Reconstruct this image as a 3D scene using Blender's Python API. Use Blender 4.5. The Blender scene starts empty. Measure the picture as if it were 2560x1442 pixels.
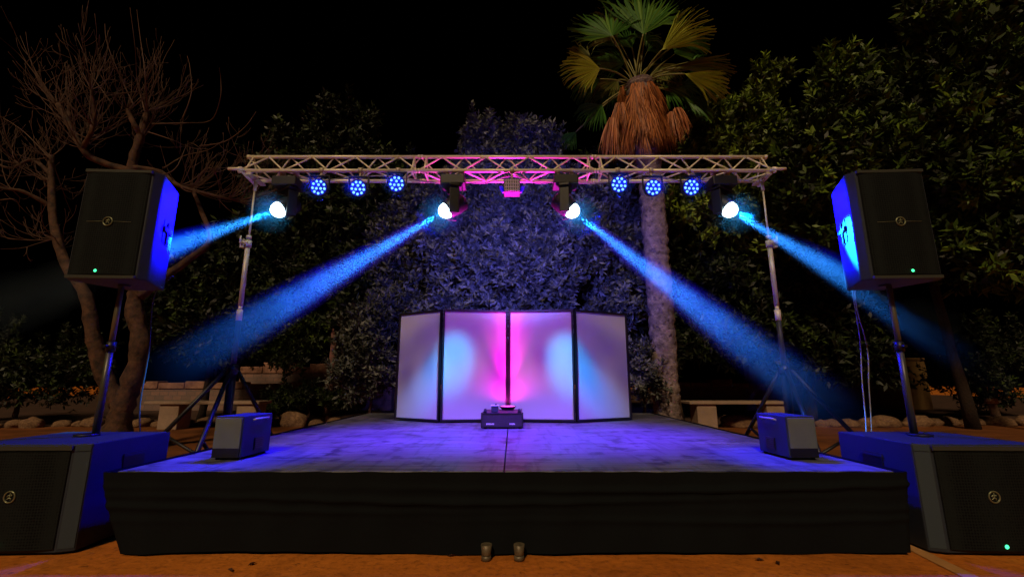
import bpy, bmesh, math, random
import numpy as np
from mathutils import Vector, Matrix
R = math.radians
random.seed(7)
rng = np.random.default_rng(11)
S = bpy.context.scene
COL = S.collection

# ------------------------------------------------------------------ camera
CAMH, PITCH, FPX = 0.84, R(11.53), 1122.0
cam = bpy.data.objects.new('camera', bpy.data.cameras.new('camera')); COL.objects.link(cam)
cam.location = (0, 0, CAMH); cam.rotation_euler = (R(90) + PITCH, 0, 0)
cam.data.sensor_width = 36; cam.data.lens = 36 * FPX / 2560
cam.data.clip_start = .02; cam.data.clip_end = 500
S.camera = cam
# ------------------------------------------------------------------ world, sun, exposure
w = bpy.data.worlds.new('World'); S.world = w; w.use_nodes = True
nt = w.node_tree; sky = nt.nodes.new('ShaderNodeTexSky'); sky.sky_type = 'NISHITA'; sky.sun_disc = False
sky.sun_elevation = R(-7); sky.sun_rotation = R(180)
nt.links.new(sky.outputs[0], nt.nodes['Background'].inputs[0]); nt.nodes['Background'].inputs[1].default_value = .05
SUN_EL, SUN_AZ = 43, -14       # the venue floodlight far behind the camera
sl = bpy.data.lights.new('sun', 'SUN'); sl.energy = 1.4; sl.angle = R(6); sl.color = (1, .71, .42)
so = bpy.data.objects.new('sun', sl); COL.objects.link(so)
so.rotation_euler = (R(90 - SUN_EL), 0, R(SUN_AZ))
S.view_settings.view_transform = 'Standard'; S.view_settings.look = 'None'
S.view_settings.exposure = 0; S.view_settings.gamma = 1
S.render.engine = 'CYCLES'
c = S.cycles
c.use_denoising = True; c.max_bounces = 5; c.diffuse_bounces = 3; c.glossy_bounces = 3; c.transmission_bounces = 2
c.volume_bounces = 0; c.transparent_max_bounces = 12; c.volume_step_rate = .22; c.volume_max_steps = 192
c.caustics_reflective = False; c.caustics_refractive = False
c.sample_clamp_indirect = 6

CP, SP = math.cos(PITCH), math.sin(PITCH)
def ray(px, py):
    u = (px - 1280) / FPX; v = (721 - py) / FPX
    return Vector((u, CP - v * SP, v * CP + SP))
def P(px, py, Y):
    d = ray(px, py); return Vector((0, 0, CAMH)) + d * (Y / d.y)

# ------------------------------------------------------------------ materials
def mat(name, col, rough=.6, metal=0, spec=.5, var=0, vscale=8, bump=0, bscale=40, emit=None, estr=0, col2=None, tnode=None):
    m = bpy.data.materials.new(name); m.use_nodes = True
    n = m.node_tree.nodes; l = m.node_tree.links; b = n['Principled BSDF']
    b.inputs['Base Color'].default_value = (*col, 1); b.inputs['Roughness'].default_value = rough
    b.inputs['Metallic'].default_value = metal; b.inputs['Specular IOR Level'].default_value = spec
    tc = n.new('ShaderNodeTexCoord')
    if var or col2:
        no = n.new('ShaderNodeTexNoise'); no.inputs['Scale'].default_value = vscale; no.inputs['Detail'].default_value = 8
        no.inputs['Roughness'].default_value = .65
        l.new(tc.outputs['Object'], no.inputs['Vector'])
        r = n.new('ShaderNodeValToRGB'); r.color_ramp.elements[0].position = .35; r.color_ramp.elements[1].position = .68
        a = col2 or tuple(x * (1 - var) for x in col)
        r.color_ramp.elements[0].color = (*a, 1); r.color_ramp.elements[1].color = (*col, 1)
        l.new(no.outputs[0], r.inputs[0]); l.new(r.outputs[0], b.inputs['Base Color'])
        rr = n.new('ShaderNodeMapRange'); rr.inputs[3].default_value = max(0, rough - .12); rr.inputs[4].default_value = min(1, rough + .12)
        l.new(no.outputs[0], rr.inputs[0]); l.new(rr.outputs[0], b.inputs['Roughness'])
    if bump:
        nb = n.new('ShaderNodeTexNoise'); nb.inputs['Scale'].default_value = bscale; nb.inputs['Detail'].default_value = 6
        l.new(tc.outputs['Object'], nb.inputs['Vector'])
        bp = n.new('ShaderNodeBump'); bp.inputs['Strength'].default_value = bump; bp.inputs['Distance'].default_value = .02
        l.new(nb.outputs[0], bp.inputs['Height']); l.new(bp.outputs[0], b.inputs['Normal'])
    if emit:
        b.inputs['Emission Color'].default_value = (*emit, 1); b.inputs['Emission Strength'].default_value = estr
    return m
M = {}
M['ground'] = mat('paving', (.74, .235, .03), .9, spec=.15, var=.0, vscale=1.1, col2=(.52, .15, .017), bump=.5, bscale=18)
def grit(m, scale, lo, hi, amt):
    n = m.node_tree.nodes; l = m.node_tree.links; b = n['Principled BSDF']; src = b.inputs['Base Color'].links[0].from_socket
    tc = n.new('ShaderNodeTexCoord')
    for sc, x0, x1, a in ((scale, lo, hi, amt), (scale * .07, .48, .62, .3), (scale * .35, .62, .66, .5)):
        no = n.new('ShaderNodeTexNoise'); no.inputs['Scale'].default_value = sc; no.inputs['Detail'].default_value = 8; no.inputs['Roughness'].default_value = .7; l.new(tc.outputs['Object'], no.inputs['Vector'])
        r = n.new('ShaderNodeMapRange'); r.inputs[1].default_value = x0; r.inputs[2].default_value = x1; r.inputs[3].default_value = 1; r.inputs[4].default_value = 1 - a; l.new(no.outputs[0], r.inputs[0])
        mx = n.new('ShaderNodeVectorMath'); mx.operation = 'SCALE'; l.new(src, mx.inputs[0]); l.new(r.outputs[0], mx.inputs['Scale']); src = mx.outputs[0]
    l.new(src, b.inputs['Base Color'])
grit(M['ground'], 28, .5, .7, .5)
M['footmetal'] = mat('worn_metal', (.22, .18, .11), .5, metal=.3, var=.5, vscale=40)
M['strip'] = mat('paving_edge', (.6, .30, .10), .9, spec=.1, var=.25, vscale=5, bump=.2)
M['dim_ground'] = mat('dimmed_ground', (.27, .095, .03), .95, spec=.1, col2=(.12, .045, .016), vscale=1.6, bump=.7, bscale=12)  # weaker light behind the stage, put into a darker ground colour
M['earth'] = mat('earth', (.08, .034, .016), .95, var=.6, vscale=3, bump=.9, bscale=9)
M['deck'] = mat('deck_board', (.20, .20, .22), .5, col2=(.11, .11, .12), vscale=3.2, bump=.12, bscale=60)
M['skirt'] = mat('skirt_cloth', (.0055, .008, .0095), .9, spec=.15, var=.3, vscale=2, bump=.1)
M['alu'] = mat('aluminium', (.92, .84, .62), .4, metal=.15, var=.12, vscale=14)
M['steel'] = mat('dull_steel', (.62, .56, .4), .42, metal=.2, var=.2, vscale=20)
M['black'] = mat('black_paint', (.009, .009, .010), .45, var=.3, vscale=20)
M['cab'] = mat('cabinet_paint', (.03, .04, .055), .62, spec=.3, var=.15, vscale=50, bump=.12, bscale=260)
M['grille'] = mat('grille', (.007, .010, .010), .75, spec=.15, metal=.1, var=.1, vscale=80, bump=.3, bscale=500)
M['fabric'] = mat('white_fabric', (.5, .49, .5), .9, var=.04, vscale=3)
M['frame'] = mat('screen_frame', (.012, .012, .014), .35)
M['rubber'] = mat('rubber', (.015, .015, .015), .8)
M['chamfer_light'] = mat('chamfer_light_paint', (.045, .068, .085), .5, spec=.3)  # paler than the cabinet: light caught by the corner chamfers, painted in
M['rail'] = mat('rail_paint', (.05, .055, .045), .5, spec=.3)
M['grey'] = mat('grey_panel', (.14, .165, .13), .55, var=.15, vscale=9)
M['bench'] = mat('bench_stone', (.40, .28, .2), .85, var=.25, vscale=6, bump=.3)
M['stone'] = mat('border_stone', (.34, .2, .10), .9, col2=(.12, .06, .03), vscale=6, bump=.7, bscale=12)
M['badge'] = mat('badge', (.3, .34, .2), .3, metal=.6)
M['white'] = mat('white_mark', (.8, .8, .8), .5)
M['green_led'] = mat('green_led', (.1, .9, .4), .4, emit=(.05, .9, .35), estr=2.2)
M['cable'] = mat('cable', (.03, .03, .035), .5)
M['lens'] = mat('lamp_lens', (.8, .9, 1), .3, emit=(.72, .92, 1), estr=9)
M['led'] = mat('led_dot', (.4, .6, 1), .3, emit=(.22, .75, 1), estr=1.35)
M['ledplate'] = mat('led_plate', (.02, .02, .2), .3, emit=(.0, .0, 1), estr=.5)
M['bark'] = mat('bark', (.13, .062, .03), .9, col2=(.018, .010, .006), vscale=11, bump=1, bscale=14)
M['darkbark'] = mat('dark_bark', (.03, .015, .008), .9, var=.5, vscale=6, bump=.8)
M['twig'] = mat('twig_bark', (.12, .065, .042), .85, var=.4, vscale=4)
M['palmbark'] = mat('palm_bark', (.36, .27, .25), .95, col2=(.11, .08, .075), vscale=9, bump=1, bscale=25)
M['pinkbark'] = mat('smooth_bark', (.30, .14, .12), .85, var=.5, vscale=6, bump=.6)

def deckmat():
    m = mat('deck_board', (.21, .21, .23), .5, col2=(.13, .13, .14), vscale=2.4, bump=.12, bscale=60)
    n = m.node_tree.nodes; l = m.node_tree.links; b = n['Principled BSDF']
    tc = n.new('ShaderNodeTexCoord'); src = b.inputs['Base Color'].links[0].from_socket
    for sc, x0, x1, amt in (((1.2, 30, 1), .46, .68, .6), ((16, 1.5, 1), .54, .68, .45), ((5, 6, 1), .56, .64, .65)):
        mp = n.new('ShaderNodeMapping'); mp.inputs['Scale'].default_value = sc; l.new(tc.outputs['Object'], mp.inputs[0])
        no = n.new('ShaderNodeTexNoise'); no.inputs['Scale'].default_value = 1.5; no.inputs['Detail'].default_value = 7; l.new(mp.outputs[0], no.inputs['Vector'])
        r = n.new('ShaderNodeMapRange'); r.inputs[1].default_value = x0; r.inputs[2].default_value = x1; r.inputs[3].default_value = 1; r.inputs[4].default_value = 1 - amt; l.new(no.outputs[0], r.inputs[0])
        mx = n.new('ShaderNodeVectorMath'); mx.operation = 'SCALE'; l.new(src, mx.inputs[0]); l.new(r.outputs[0], mx.inputs['Scale']); src = mx.outputs[0]
    l.new(src, b.inputs['Base Color'])
    return m
M['deck'] = deckmat()
def wallmat():
    m = mat('masonry', (.42, .2, .1), .9, col2=(.25, .10, .045), vscale=4, bump=.5, bscale=15)
    n = m.node_tree.nodes; l = m.node_tree.links; b = n['Principled BSDF']
    tc = n.new('ShaderNodeTexCoord'); mp = n.new('ShaderNodeMapping'); mp.inputs['Rotation'].default_value = (R(90), 0, 0)
    br = n.new('ShaderNodeTexBrick'); br.inputs['Scale'].default_value = 2.2; br.inputs['Mortar Size'].default_value = .02
    br.inputs['Color1'].default_value = (.34, .155, .075, 1); br.inputs['Color2'].default_value = (.18, .08, .035, 1); br.inputs['Mortar'].default_value = (.12, .06, .03, 1)
    l.new(tc.outputs['Object'], mp.inputs[0]); l.new(mp.outputs[0], br.inputs[0])
    mx = n.new('ShaderNodeMixRGB'); mx.blend_type = 'MULTIPLY'; mx.inputs[0].default_value = .6
    src = b.inputs['Base Color'].links[0].from_socket
    l.new(br.outputs[0], mx.inputs[1]); l.new(src, mx.inputs[2])
    g = n.new('ShaderNodeBrightContrast'); g.inputs[1].default_value = .1
    l.new(mx.outputs[0], g.inputs[0]); l.new(g.outputs[0], b.inputs['Base Color'])
    return m
M['wall'] = wallmat()
M['plaster'] = mat('wall_plaster', (.24, .15, .045), .9, col2=(.2, .1, .03), vscale=2, bump=.4)
M['capstone'] = mat('capstone', (.42, .22, .15), .9, col2=(.16, .07, .04), vscale=5, bump=.8, bscale=10)

def leafmat(name, cols, rough=.55, spec=.4, trans=.15):
    m = bpy.data.materials.new(name); m.use_nodes = True
    n = m.node_tree.nodes; l = m.node_tree.links; b = n['Principled BSDF']
    g = n.new('ShaderNodeAttribute'); g.attribute_name = 'tint'; r = n.new('ShaderNodeValToRGB')
    e = r.color_ramp.elements
    e[0].color = (*cols[0], 1); e[1].color = (*cols[-1], 1); e[0].position = 0; e[1].position = 1
    for i, cc in enumerate(cols[1:-1]):
        x = e.new((i + 1) / (len(cols) - 1)); x.color = (*cc, 1)
    l.new(g.outputs['Fac'], r.inputs[0]); l.new(r.outputs[0], b.inputs['Base Color'])
    b.inputs['Roughness'].default_value = rough; b.inputs['Specular IOR Level'].default_value = spec
    return m
M['leaf_olive'] = leafmat('leaf_olive', [(.004, .006, .001), (.010, .015, .002), (.045, .085, .006), (.24, .36, .025)])
M['leaf_warm'] = leafmat('leaf_warm', [(.008, .01, .002), (.03, .036, .004), (.13, .20, .012), (.42, .58, .05)])
M['leaf_grey'] = leafmat('leaf_grey', [(.02, .022, .02), (.045, .05, .042), (.12, .13, .11), (.26, .27, .24)])
M['leaf_dark'] = leafmat('leaf_dark', [(.003, .004, .001), (.006, .009, .002), (.016, .03, .004), (.08, .13, .012)])
M['frond_green'] = leafmat('frond_green', [(.03, .10, .012), (.06, .19, .02), (.14, .27, .03)])
M['frond_yellow'] = leafmat('frond_yellow', [(.40, .42, .03), (.42, .48, .05), (.40, .36, .05)])
M['frond_mid'] = leafmat('frond_mid', [(.09, .12, .025), (.15, .16, .03), (.2, .17, .04)])
M['frond_dead'] = leafmat('frond_dead', [(.18, .06, .02), (.46, .14, .035), (.66, .24, .07), (.12, .04, .015)])
M['petiole'] = mat('petiole', (.25, .24, .06), .5, var=.3, vscale=10)

def perforate(m, dark, scale):
    n = m.node_tree.nodes; l = m.node_tree.links; b = n['Principled BSDF']
    tc = n.new('ShaderNodeTexCoord'); vo = n.new('ShaderNodeTexVoronoi'); vo.inputs['Scale'].default_value = scale; vo.inputs['Randomness'].default_value = .15
    l.new(tc.outputs['Object'], vo.inputs['Vector']); mr = n.new('ShaderNodeMapRange'); mr.inputs[1].default_value = .25; mr.inputs[2].default_value = .5; mr.inputs[3].default_value = dark; mr.inputs[4].default_value = 1.6
    l.new(vo.outputs['Distance'], mr.inputs[0]); sc = n.new('ShaderNodeVectorMath'); sc.operation = 'SCALE'
    l.new(b.inputs['Base Color'].links[0].from_socket, sc.inputs[0]); l.new(mr.outputs[0], sc.inputs['Scale']); l.new(sc.outputs[0], b.inputs['Base Color'])
perforate(M['grille'], .15, 75)
# ------------------------------------------------------------------ builders
def tag(o, label=None, cat=None, group=None, kind=None):
    if label: o['label'] = label
    if cat: o['category'] = cat
    if group: o['group'] = group
    if kind: o['kind'] = kind
    return o
def empty(name, loc, rz=0, label=None, cat=None, group=None, kind=None):
    o = bpy.data.objects.new(name, None); COL.objects.link(o)
    o.location = loc; o.rotation_euler = (0, 0, rz); o.empty_display_size = .1
    return tag(o, label, cat, group, kind)
def frame_of(d):
    d = Vector(d).normalized()
    a = Vector((0, 0, 1)) if abs(d.z) < .95 else Vector((1, 0, 0))
    u = d.cross(a).normalized(); return u, d.cross(u).normalized(), d
class MB:
    def __init__(s): s.v = []; s.f = []; s.sm = []
    def add(s, vs, fs, smooth=False):
        k = len(s.v); s.v += [tuple(v) for v in vs]; s.f += [tuple(i + k for i in f) for f in fs]; s.sm += [smooth] * len(fs); return s
    def box(s, c, size, rot=None):
        x, y, z = [a / 2 for a in size]; c = Vector(c)
        vs = [Vector((i * x, j * y, k * z)) for i in (-1, 1) for j in (-1, 1) for k in (-1, 1)]
        if rot is not None: vs = [rot @ v for v in vs]
        return s.add([c + v for v in vs], [(0, 1, 3, 2), (4, 6, 7, 5), (0, 4, 5, 1), (2, 3, 7, 6), (0, 2, 6, 4), (1, 5, 7, 3)])
    def prism(s, poly, z0, z1, poly2=None):
        n = len(poly); p2 = poly2 or poly
        return s.add([(x, y, z0) for x, y in poly] + [(x, y, z1) for x, y in p2],
                     [tuple(range(n))[::-1], tuple(range(n, 2 * n))] + [(i, (i + 1) % n, n + (i + 1) % n, n + i) for i in range(n)])
    def tube(s, pts, rad, n=10, cap=True, smooth=True, jit=0):
        pts = [Vector(p) for p in pts]
        if not hasattr(rad, '__len__'): rad = [rad] * len(pts)
        if jit: rad = [r * (1 + jit * 1.3 * random.uniform(-1, 1)) for r in rad]
        rings = []; u0 = None
        for i, p in enumerate(pts):
            d = (pts[min(i + 1, len(pts) - 1)] - pts[max(i - 1, 0)])
            if d.length < 1e-9: d = Vector((0, 0, 1))
            d.normalize()
            if u0 is None: u = frame_of(d)[0]
            else:
                u = u0 - d * u0.dot(d)
                u = u.normalized() if u.length > 1e-6 else frame_of(d)[0]
            u0 = u; v = d.cross(u)
            rings.append([p + (u * math.cos(2 * math.pi * k / n) + v * math.sin(2 * math.pi * k / n)) * rad[i] * (1 + jit * random.uniform(-1, 1)) for k in range(n)])
        vs = [q for r in rings for q in r]; fs = []
        for i in range(len(pts) - 1):
            for k in range(n):
                fs.append((i * n + k, i * n + (k + 1) % n, (i + 1) * n + (k + 1) % n, (i + 1) * n + k))
        s.add(vs, fs, smooth)
        if cap:
            k0 = len(s.v) - len(vs)
            s.f += [tuple(k0 + i for i in range(n))[::-1], tuple(k0 + len(vs) - n + i for i in range(n))]; s.sm += [False, False]
        return s
    def disc(s, c, nrm, r, n=16, dome=0):
        u, v, d = frame_of(nrm); c = Vector(c)
        if not dome:
            return s.add([c + (u * math.cos(2 * math.pi * k / n) + v * math.sin(2 * math.pi * k / n)) * r for k in range(n)], [tuple(range(n))])
        pts = [c + d * dome * math.sin(a) for a in np.linspace(0, math.pi / 2, 6)]
        return s.tube(pts[:-1] + [pts[-1]], [max(r * math.cos(a), 1e-4) for a in np.linspace(0, math.pi / 2, 6)], n)
    def build(s, name, m, parent=None, world=False, bevel=0, label=None, cat=None, group=None, kind=None, loc=None):
        off = parent.location if (world and parent is not None) else (Vector(loc) if loc is not None else Vector((0, 0, 0)))
        me = bpy.data.meshes.new(name)
        me.from_pydata([tuple(Vector(v) - off) for v in s.v] if off.length else s.v, [], s.f)
        me.polygons.foreach_set('use_smooth', s.sm); me.update()
        o = bpy.data.objects.new(name, me); COL.objects.link(o); me.materials.append(m)
        if loc is not None and parent is None: o.location = loc
        if parent: o.parent = parent
        if bevel:
            b = o.modifiers.new('bevel', 'BEVEL'); b.width = bevel; b.segments = 2; b.limit_method = 'ANGLE'; b.angle_limit = R(40)
        return tag(o, label, cat, group, kind)
def kids(o): return [x for x in list(COL.objects) if x.parent == o]
def copy_tree(o, parent=None):
    n = o.copy(); COL.objects.link(n); n.parent = parent
    for ch in kids(o): copy_tree(ch, n)
    return n
def spot(name, parent, loc, target, power, col, size, blend=.5, soft=.03, world=True):
    l = bpy.data.lights.new(name, 'SPOT'); l.energy = power; l.color = col; l.spot_size = R(size); l.spot_blend = blend
    l.shadow_soft_size = soft
    o = bpy.data.objects.new(name, l); COL.objects.link(o)
    loc = Vector(loc); d = (Vector(target) - loc)
    o.rotation_euler = d.to_track_quat('-Z', 'Y').to_euler()
    o.parent = parent; o.location = loc - (parent.location if parent else Vector((0, 0, 0)))
    return o

# ================================================================== ground
g = MB()
N = 60
xs = np.linspace(-60, 60, 25); ys = np.linspace(-8, 90, 25)
for y in ys:
    for x in xs: g.v.append((x, y, 0))
for j in range(24):
    for i in range(24): g.f.append((j * 25 + i, j * 25 + i + 1, (j + 1) * 25 + i + 1, (j + 1) * 25 + i)); g.sm.append(False)
g.build('ground', M['ground'], kind='structure', label='orange lit concrete paving around the stage')
bp0 = MB().add([(-30, 5.2, .003), (30, 5.2, .003), (30, 9.4, .003), (-30, 9.4, .003)], [(0, 1, 2, 3)])
bp0.build('dim_ground_sheet', M['dim_ground'], kind='structure', label='ground painted dim between the stage and the edging stones')  # sheet laid over the paving to darken it
bed = MB()
edge = []
for i in range(61):
    x = -22 + i * 44 / 60
    y = 8.75 + .18 * math.sin(x * .9) + .12 * math.sin(x * 2.3 + 1) - .010 * abs(x)
    edge.append((x, y))
for k, (x, y) in enumerate(edge): bed.v += [(x, y, .006), (x, 11.7, .09), (x, 40, .1)]
for k in range(60):
    a = k * 3; bed.f += [(a, a + 3, a + 4, a + 1), (a + 1, a + 4, a + 5, a + 2)]; bed.sm += [True, True]
bed.build('garden_ground', M['earth'], kind='structure', label='dark earth of the planting bed behind the stage')
# pale strips in the paving
def strip(pts, wd, z=.004):
    b = MB(); pts = [Vector((x, y, z)) for x, y in pts]
    for i, p in enumerate(pts):
        d = (pts[min(i + 1, len(pts) - 1)] - pts[max(i - 1, 0)]).normalized(); s_ = Vector((-d.y, d.x, 0)) * wd / 2
        b.v += [tuple(p - s_), tuple(p + s_)]
    for i in range(len(pts) - 1): b.f.append((2 * i, 2 * i + 1, 2 * i + 3, 2 * i + 2)); b.sm.append(False)
    return b
def G(px, py, z=0):
    d = ray(px, py); t = (z - CAMH) / d.z; return (d.x * t, d.y * t)
strip([G(2225, 1340), G(2330, 1395), G(2420, 1440), G(2560, 1510)], .07).build('paving_strip_marking', M['strip'], kind='structure')

# ================================================================== stage
SX0, SX1, SY0, SY1, SZ = -2.02, 1.955, 2.43, 6.58, .384
st = empty('stage', (0, SY0, 0), label='low stage of grey deck boards with a black cloth skirt', cat='stage')
rows = 4; rd = (SY1 - SY0) / rows; cx = -.04
for j in range(rows):
    for (a, b_) in ((SX0, cx), (cx, SX1)):
        y0 = SY0 + j * rd
        MB().box(((a + b_) / 2, y0 + rd / 2, SZ - .02), (b_ - a - .007, rd - .010, .04)).build('deck_board', M['deck'], st, world=True, bevel=.003)
fr = MB()
for y in (SY0 + .03, SY1 - .03): fr.box((0, y, SZ - .09), (SX1 - SX0 - .02, .05, .09))
for x in (SX0 + .03, cx, SX1 - .03): fr.box((x, (SY0 + SY1) / 2, SZ - .09), (.05, SY1 - SY0 - .12, .09))
fr.build('deck_frame', M['black'], st, world=True)
# skirt: cloth with horizontal sag folds, round the front and both sides
sk = MB(); path = []
def seg(a, b_, n):
    for i in range(n): path.append((a[0] + (b_[0] - a[0]) * i / n, a[1] + (b_[1] - a[1]) * i / n))
seg((SX0 - .045, SY1), (SX0 - .045, SY0 - .02), 50); seg((SX0 - .045, SY0 - .02), (SX1 + .045, SY0 - .02), 170); seg((SX1 + .045, SY0 - .02), (SX1 + .045, SY1), 50)
path.append((SX1 + .045, SY1)); NZ = 34
for i, (x, y) in enumerate(path):
    side = 1 if 50 <= i <= 220 else 0
    for k in range(NZ + 1):
        f = k / NZ
        z = SZ + .001 + .0018 * math.sin(x * 23 + y * 5) * (1 - f) - f * (SZ - .004 - .012 * abs(math.sin(x * 1.7 + .6)) * side)
        fold = 0
        for (ph, fr_, am, ctr, sag) in ((0, 1, .010, .20, .10), (1, 1, .009, .34, .13), (2, 1, .006, .47, .10), (3, 1, .005, .6, .07)):
            c0 = ctr + sag * ((x / 2) ** 2 - .45) * -.5 + .02 * math.sin(x * 2.1 + ph * 1.7)
            fold += 2.1 * am * math.exp(-((f - c0) / .035) ** 2) * (.6 + .5 * math.sin(x * 1.3 + ph * 2))
        fold += .004 * math.sin(x * 21 + 3 * f + math.sin(x * 6)) + .006 * math.sin(x * 9 + y * 7 + 2 * math.sin(x * 3)) * f + .012 * f * f * math.sin(x * 2.6 + 1)
        corner = 0
        if i in (50, 220): corner = 0
        nx, ny = (0, -1) if side else ((-1, 0) if i < 50 else (1, 0))
        xo = (.13 * f ** 1.3 * max(0, (-x - 1.2) / .8) ** 2) - (.05 * f * max(0, (x - 1.2) / .8) ** 2)
        sk.v.append((x + nx * fold + xo, y + ny * fold, z))
for i in range(len(path) - 1):
    for k in range(NZ): sk.f.append((i * (NZ + 1) + k, (i + 1) * (NZ + 1) + k, (i + 1) * (NZ + 1) + k + 1, i * (NZ + 1) + k + 1)); sk.sm.append(True)
so_ = sk.build('skirt', M['skirt'], st, world=True)
for px in (1215, 1298):
    p = P(px, 1392, SY0 - .1); b = MB()
    b.tube([(p.x, SY0 - .075, 0), (p.x, SY0 - .075, .022)], [.024, .024], 14); b.tube([(p.x, SY0 - .075, .022), (p.x, SY0 - .075, .026), (p.x, SY0 - .075, .07)], [.02, .022, .027], 14)
    b.build('foot', M['footmetal'], st, world=True)

lf = mat('dry_leaf', (.06, .02, .008), .8)
for k, (px, py, lab) in enumerate(((630, 1412, 'small dark dry leaf on the paving before the left half of the stage'), (1130, 1391, 'small dark dry leaf on the paving just left of the two stage feet'), (575, 1428, 'tiny curled dry leaf nearest the camera on the paving, front left'), (1900, 1402, 'flat dark dry leaf on the paving before the right half of the stage'), (1945, 1410, 'dark dry leaf nearest the right end of the stage skirt'))):
    gx, gy = G(px, py); a_ = random.uniform(0, 3); l_ = .022; b = MB(); dx_, dy_ = math.cos(a_), math.sin(a_)
    b.add([(gx - dx_ * l_, gy - dy_ * l_, .006), (gx + dy_ * l_ * .4, gy - dx_ * l_ * .4, .014), (gx + dx_ * l_, gy + dy_ * l_, .008), (gx - dy_ * l_ * .4, gy + dx_ * l_ * .4, .012), (gx, gy, .003)], [(0, 1, 4), (1, 2, 4), (2, 3, 4), (3, 0, 4)])
    b.build('dry_leaf', lf, label=lab, cat='leaf', group='dry leaves on the paving', loc=(gx, gy, 0))
# ================================================================== truss
TX0, TX1 = -2.40, 2.315
TYF, TYR, TYT, TZB, TZT = 3.65, 3.86, 3.755, 2.637, 2.822
SL = (TX1 - TX0) / 3; r_ch = .0165
tr = empty('lighting_truss', (0, TYT, TZB), label='long triangular aluminium truss spanning above the stage between two stands', cat='truss')
sec0 = None
for s_i in range(3):
    if sec0 is None:
        b = MB(); n = 4; h = SL / n
        for k in range(n):
            x0 = k * h; 
            for (pa, pb) in (((TYF, TZB), (TYT, TZT)), ((TYR, TZB), (TYT, TZT))):
                sh = .0 if pa[0] == TYF else h * .5
                a = Vector((x0 + sh, *pa)); m_ = Vector((x0 + h / 2 + (0 if sh == 0 else 0), *pb)); e = Vector((x0 + h - (0 if sh == 0 else 0), *pa))
                if sh == 0: b.tube([a, m_], .0075, 7); b.tube([m_, e], .0075, 7)
                else:
                    b.tube([Vector((x0, *pb)), Vector((x0 + h / 2, *pa))], .0075, 7); b.tube([Vector((x0 + h / 2, *pa)), Vector((x0 + h, *pb))], .0075, 7)
            b.tube([(x0, TYF, TZB), (x0 + h / 2, TYR, TZB)], .0075, 7); b.tube([(x0 + h / 2, TYR, TZB), (x0 + h, TYF, TZB)], .0075, 7)
        for x in (.055, SL - .055):
            b.tube([(x, TYF, TZB), (x, TYT, TZT)], .0075, 7); b.tube([(x, TYR, TZB), (x, TYT, TZT)], .0075, 7); b.tube([(x, TYF, TZB), (x, TYR, TZB)], .0075, 7)
        b.v = [(x, y - TYT, z - TZB) for x, y, z in b.v]
        sec0 = b.build('lacing', M['alu'], tr)
        for (y, z) in ((TYF, TZB), (TYR, TZB), (TYT, TZT)):
            ch = MB().tube([(0, y - TYT, z - TZB), (SL - .002, y - TYT, z - TZB)], r_ch, 14)
            for x in (.012, SL - .014): ch.tube([(x - .01, y - TYT, z - TZB), (x + .01, y - TYT, z - TZB)], r_ch * 1.25, 14)
            ch.build('chord', M['alu'], sec0)
        sec = sec0
    else: sec = copy_tree(sec0, tr)
    sec.location = (TX0 + s_i * SL, 0, 0)
for sx, x in ((-1, TX0), (1, TX1)):
    b = MB().tube([(x - .065, TYF - .036, TZB), (x + .065, TYF - .036, TZB)], .013, 12)
    b.tube([(x - sx * .03, TYF - .036, TZB), (x - sx * .03, TYR + .03, TZB - .035)], .014, 10).box((x - sx * .03, TYF - .02, TZB), (.03, .03, .045))
    b.build('end_bar', M['alu'], tr, world=True)

# ---------------- stands
def make_stand():
    s = empty('truss_stand', (0, 0, 0))
    b = MB().tube([(0, 0, .12), (0, 0, .93)], .033, 14); b.tube([(0, 0, .88), (0, 0, .96)], .042, 14); b.tube([(0, 0, .14), (0, 0, .2)], .042, 14); b.build('base_tube', M['black'], s)
    MB().tube([(0, 0, .93), (0, 0, 1.36)], .021, 14).build('lower_tube', M['cable'], s)
    b = MB().tube([(0, 0, 1.33), (0, 0, 1.42)], .024, 14); b.tube([(0, 0, 1.42), (0, 0, 1.455)], .016, 12); b.build('mast_coupler', M['alu'], s)
    b = MB().tube([(0, 0, 1.455), (0, 0, 2.0)], .020, 16); b.build('mast_tube', M['steel'], s)
    b = MB().tube([(0, 0, 1.97), (0, 0, 2.03)], .029, 16).tube([(0, 0, 2.05), (0, 0, 2.075)], .022, 14); b.box((-.035, -.01, 2.0), (.03, .05, .075)).tube([(.03, -.05, 2.0), (-.045, -.05, 2.0)], .008, 8).tube([(-.04, -.05, 2.0), (-.04, -.05, 2.06)], .007, 8)
    b.build('clamp_collar', M['steel'], s)
    b = MB().tube([(0, 0, 2.0), (0, 0, TZB - .05)], .0085, 12); b.tube([(0, 0, TZB - .14), (0, 0, TZB - .04)], .015, 12); b.build('upper_tube', M['steel'], s)
    b = MB().box((0, 0, TZB - .035), (.05, .24, .014)); b.box((0, -.105, TZB - .01), (.04, .02, .05)).box((0, .105, TZB - .01), (.04, .02, .05)); b.tube([(0, -.03, TZB - .06), (.05, -.06, TZB - .06)], .009, 8); b.build('top_fork', M['steel'], s)
    for dx, dy in ((-.985, -.12), (.22, .975), (.25, -.968)):
        rf = .78; top = Vector((dx * .05, dy * .05, .92)); foot = Vector((dx * rf, dy * rf, .03))
        mid = top.lerp(foot, .56)
        lg = MB().tube([top, foot], .017, 10).build('leg', M['black'], s)
        MB().tube([foot + Vector((0, 0, -.03)), foot + Vector((0, 0, .02))], .024, 10).build('foot_pad', M['rubber'], lg)
        MB().tube([mid, Vector((dx * .03, dy * .03, .17))], .013, 8).build('brace', M['black'], s)
    return s
sA = make_stand(); sA.location = (-2.30, TYT, 0)
tag(sA, 'tall tripod mast holding the left end of the truss', 'truss stand', 'telescopic masts carrying the truss')
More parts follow.
